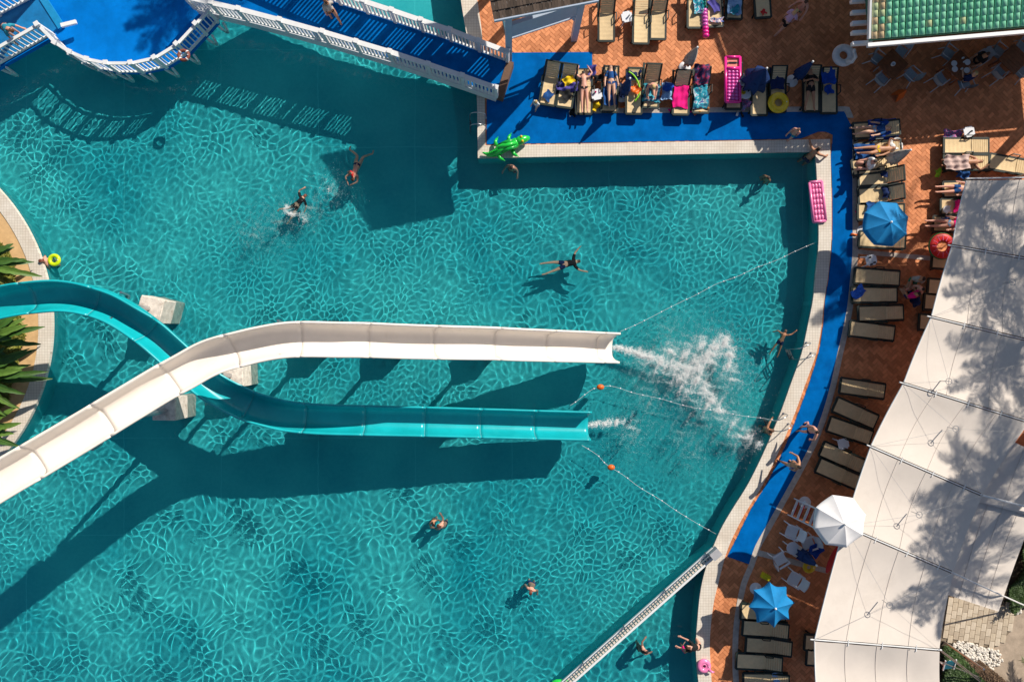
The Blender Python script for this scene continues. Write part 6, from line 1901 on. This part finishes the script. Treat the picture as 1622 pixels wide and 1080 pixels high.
# ------------------------------------------------------------------ garden corner beyond the canopy
tag(MB().prism([V2(1488, 930), V2(1720, 760), V2(1720, 1160), V2(1480, 1160)], -0.05, 0.004, bottom=False).build('garden_soil', M_SOIL), kind='structure')
path_poly = [V2(1490, 1012), V2(1500, 950), V2(1530, 935), V2(1622, 985), V2(1700, 1000), V2(1700, 1150), V2(1570, 1150), V2(1640, 1080), V2(1560, 1016)]
gp = MB().prism([V2(1489, 1014), V2(1503, 945), V2(1540, 930), V2(1606, 962), V2(1600, 1000), V2(1575, 1026)], -0.02, 0.012, bottom=False).build('garden_path', mat('path_joint', (0.22, 0.17, 0.12), 0.9, 0.2))
tag(gp, kind='structure')
gpoly = [V2(1489, 1014), V2(1503, 945), V2(1540, 930), V2(1606, 962), V2(1600, 1000), V2(1575, 1026)]
pm_ = [MB().box((0, 0, 0.02), (0.34, 0.21, 0.04)).mesh('paver', mat('sand_paver_%d' % i, c, 0.9, 0.15, 6, bump=0.3)) for i, c in enumerate(((0.56, 0.46, 0.34), (0.48, 0.39, 0.29), (0.62, 0.52, 0.40)))]
for i in range(-14, 20):
    for j in range(-14, 20):
        q = Vector((j * 0.36 + (0.18 if i % 2 else 0), i * 0.23)); q.rotate(Matrix.Rotation(1.42, 2)); q = q + Vector(V2(1550, 985))
        if inside(gpoly, q.x, q.y):
            put('paver', R.choice(pm_), gp, (q.x, q.y, 0.012), 1.42)
tag(MB().prism([V2(1600, 972), V2(1720, 930), V2(1720, 1160), V2(1560, 1160), V2(1572, 1030)], -0.02, 0.010, bottom=False).build('garden_gravel', mat('tan_ground', (0.42, 0.33, 0.25), 0.95, 0.2, 3, bump=0.4)), kind='structure')
# white pebbles
peb = [V2(1505, 1020), V2(1520, 1014), V2(1580, 1030), V2(1588, 1046), V2(1568, 1062), V2(1540, 1045)]
def pebbles(poly, n, seed, label):
    rr = random.Random(seed); mb = MB()
    xs = [q[0] for q in poly]; ys = [q[1] for q in poly]; k = 0
    while k < n:
        x, y = rr.uniform(min(xs), max(xs)), rr.uniform(min(ys), max(ys))
        if not inside(poly, x, y): continue
        s_ = rr.uniform(0.035, 0.085)
        mb.ball((x, y, 0.02 + s_ * 0.3), (s_, s_ * rr.uniform(0.7, 1), s_ * 0.6), 6, 4); k += 1
    tag(mb.build('pebbles', mat('white_pebble', (0.72, 0.66, 0.58), 0.8, 0.15, 8), None, True), label, 'pebbles', kind='stuff')
pebbles(peb, 380, 1, 'white pebble bed beside the garden path')
pebbles([V2(1600, 952), V2(1616, 955), V2(1616, 972), V2(1600, 970)], 40, 2, 'small heap of white pebbles at the foot of the canopy pipe')
foliage('hedge', 'dark green hedge growing along the canopy back edge', [V2(1588, 965), V2(1628, 840), V2(1680, 820), V2(1680, 945), V2(1622, 955)], 9000, 7, M_BUSH2, 0.8, 0.0, (0.04, 0.09), 'hedge')
foliage('hedge', 'dark green shrubs at the lower canopy corner', [V2(1489, 1020), V2(1510, 1024), V2(1545, 1066), V2(1570, 1090), V2(1489, 1095)], 5000, 8, M_BUSH2, 0.5, 0.0, (0.04, 0.09), 'shrubs')
foliage('dry_ground_cover', 'brown dried ground cover between pebbles and shrubs', [V2(1528, 1044), V2(1545, 1040), V2(1600, 1085), V2(1570, 1095)], 4000, 9, mat('dry_leaf', (0.16, 0.10, 0.06), 0.9, 0.4, 4), 0.25, 0.0, (0.03, 0.07), 'ground cover')
p = P(1498, 1048, 0.5)
r = thing('information_board', 'teal board in a white frame standing by the lower canopy corner', 'board', (p.x, p.y, 0), 0.1)
MB().box((0, 0, 0.75), (0.42, 0.5, 0.03), M=Matrix.Rotation(0.5, 3, 'X')).build('panel', mat('teal_board', (0.01, 0.16, 0.22), 0.4), r)
for s_ in (-0.23, 0.23):
    MB().bar((s_, -0.27, 0.63), (s_, 0.27, 0.9), 0.04, 0.05).build('frame', M_WHITE, r)
    MB().bar((s_, 0, 0), (s_, 0, 0.75), 0.04, 0.04).build('post', M_WHITE, r)
# date palm whose frond reaches into the corner
p = P(1668, 1075, 0)
r = thing('date_palm', 'short date palm with a frond reaching over the garden path', 'palm tree', (p.x, p.y, 0))
MB().tube([(0, 0, 0), (0, 0, 0.8), (0, 0, 1.6)], [0.25, 0.22, 0.2], 10).build('trunk', M_TRUNK, r)
mb = MB()
for i in range(16):
    frond_geo(mb, (0, 0, 1.6), math.radians(148 + i * 22.5), 0.5 if i % 2 else 0.25, 3.0 if i < 2 else 2.4, 0.30, n=28, wl=0.45, seed=50 + i)
mb.build('crown', mat('date_palm_leaf', (0.13, 0.15, 0.05), 0.5, 0.3, 4), r)
